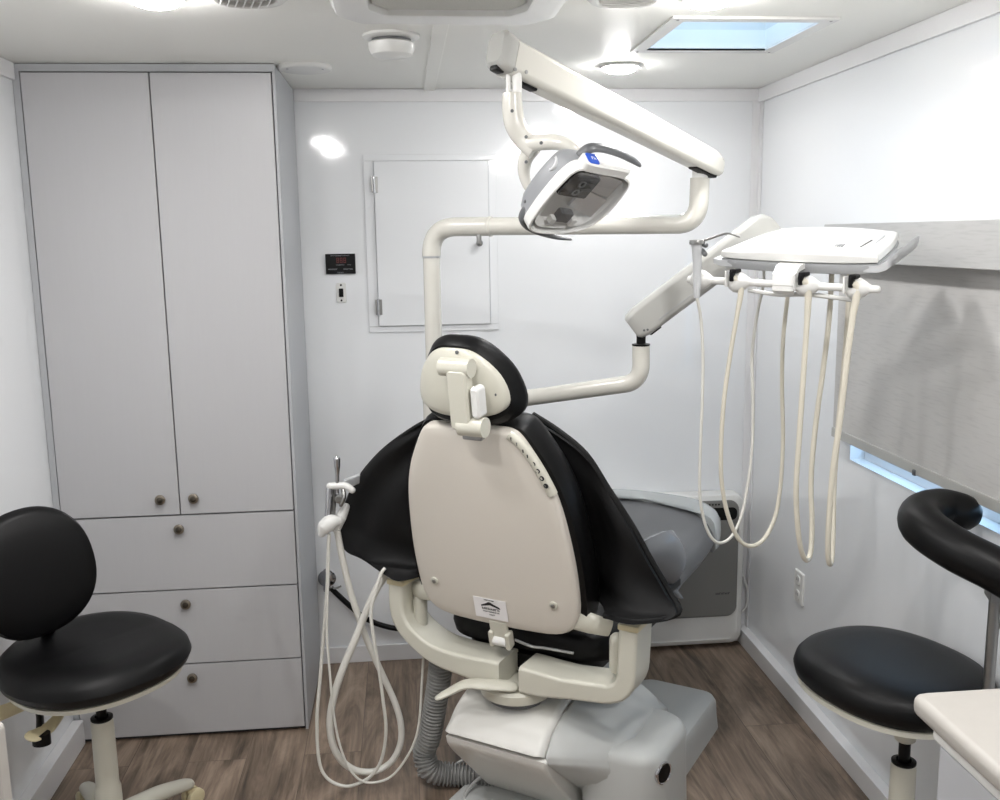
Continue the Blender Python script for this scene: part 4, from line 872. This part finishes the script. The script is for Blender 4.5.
# right stool with wrap-around body rest
c = (1.132, 1.995)
t = thing('assistant_stool', 'black padded stool with curved body support arm, by the right wall', 'stool', (c[0], c[1], 0))
A2 = math.radians(-160); sf = V((math.cos(A2), math.sin(A2), 0)); sl = V((-math.sin(A2), math.cos(A2), 0))
def ST(u, v, w): return V((c[0]-.015, c[1]+.05, .538))+sf*u+sl*v+V((0, 0, w))
so_ = sell(.198, .226, 2.35, 60)
bm = B(); pillow(bm, so_, ST, [(.05, .0), (.022, .006), (.005, .022), (.0, .042), (.006, .062), (.02, .078), (.05, .088), (.09, .091), (.14, .092)]); obj('seat', bm, 'vinyl', t)
bm = B(); pillow(bm, so_, lambda u, v, w: ST(u*.96, v*.96, w), [(.025, -.008), (.004, -.004), (.004, .008)]); obj('seat_pan', bm, 'yoke', t)
bm = B(); lathe(bm, (c[0], c[1], .44), (0, 0, 1), [(.020, 0), (.024, .004), (.026, .058)], 24); obj('pan_socket', bm, 'yoke', t)
stool_base(t, c, .50, math.radians(18))
pb = at(992, 640, 1.80)
bm = B(); tube(bm, [V((c[0]+.0, c[1]-.03, .487)), V((c[0]+.07, c[1]-.09, .482)), V((pb.x-.02, pb.y-.01, .48)), V((pb.x, pb.y, .50)), V((pb.x, pb.y, .56))], [.013, .013, .013, .013, .012], 12); obj('support_bracket', bm, 'brushed', t)
bm = B(); tube(bm, [V((pb.x, pb.y, .53)), V((pb.x, pb.y, .868))], .0115, 18, smooth=False); obj('support_post', bm, 'brushed', t)
bm = B(); lathe(bm, V((pb.x, pb.y, .64)), (0, 0, 1), [(.0115, 0), (.0155, .003), (.0155, .010), (.0115, .013)], 18); obj('post_collar', bm, 'steel', t)
PA = [at(1090, 640, 1.70), at(1045, 600, 1.71), at(1000, 572, 1.765), at(955, 549, 1.84), at(924, 527, 1.93), at(922, 514, 2.0), at(940, 508, 2.04), at(962, 512, 2.035)]
bm = B(); tube(bm, PA, [.046, .046, .046, .0465, .048, .047, .045, .043], 22, dome=True); obj('body_support', bm, 'vinyl', t, 'curved black body support pad')
bm = B(); box(bm, (-.03, -.028, -.012), (.05, .028, .014), .004, frame(V((pb.x+.01, pb.y-.01, .872)), (1, -.35, 0), (.35, 1, 0))); obj('support_clamp', bm, 'brushed', t)
bc = at(1030, 548, 1.93)
fbk = frame(bc, (.25, 1, 0), (0, 0, 1), (-1, .25, 0))
bm = B(); pillow(bm, sell(.125, .085, 2.4, 40), fbk, [(.04, -.03), (.012, -.022), (0, -.004), (.008, .014), (.03, .026), (.05, .029)]); obj('backrest', bm, 'vinyl', t)
bm = B(); tube(bm, [bc+V((.01, 0, -.04)), bc+V((.0, -.06, -.12)), V((pb.x, pb.y, .80))], .010, 10); obj('backrest_post', bm, 'brushed', t)
# ================================================================== COUNTERS by the camera
t = thing('base_cabinet', 'pale grey base cabinet under the worktop at the lower right', 'cabinet', (1.05, .7, 0))
bm = B(); box(bm, (.80, .25, .08), (XR-.002, 1.30, .878), .002); obj('carcass', bm, 'cabwhite', t)
obj('toe_kick', bx((.84, .25, 0), (XR-.04, 1.28, .08)), 'dgrey', t)
bm = B(); box(bm, (.785, .28, .10), (.80, 1.285, .845), .002); obj('door', bm, 'cabwhite', t)
obj('top_rail', bx((.781, .26, .850), (.80, 1.300, .8785), .003), 'white', t)
bm = B(); o = rrect(XR-.004-.758, 1.332-.22, .02, 5, (XR-.004+.758)/2, (1.332+.22)/2)
pillow(bm, o, lambda a, b, w: V((a, b, .879+w)), rounded(.034, .013)); o = obj('worktop', bm, 'counter'); tag(o, 'off-white rounded quartz worktop at the lower right corner', 'worktop')
t = thing('end_panel', 'off-white rounded upright counter end at the lower left edge', 'panel', (-.80, 1.40, 0))
bm = B(); o = rrect(.45, .912, .010, 5, -.615-.225+.0, .456)
pillow(bm, o, lambda a, b, w: V((a, 1.42-w, b)), rounded(.036, .006)); obj('upright_panel', bm, 'counter', t)
bm = B(); box(bm, (-1.1, .5, .0), (-.66, 1.384, .87), .004); obj('carcass', bm, 'cabwhite', t)
# ================================================================== LIGHT
w = bpy.data.worlds.new('daylight'); SC.world = w; w.use_nodes = True
bg = w.node_tree.nodes['Background']; bg.inputs['Color'].default_value = (.44, .70, 1, 1); bg.inputs['Strength'].default_value = 3.8
SC.view_settings.view_transform = 'Standard'; SC.view_settings.look = 'None'; SC.view_settings.gamma = 1; SC.view_settings.use_curve_mapping = False
SC.view_settings.exposure = 0.21
SC.cycles.max_bounces = 10; SC.cycles.diffuse_bounces = 6; SC.cycles.transparent_max_bounces = 12
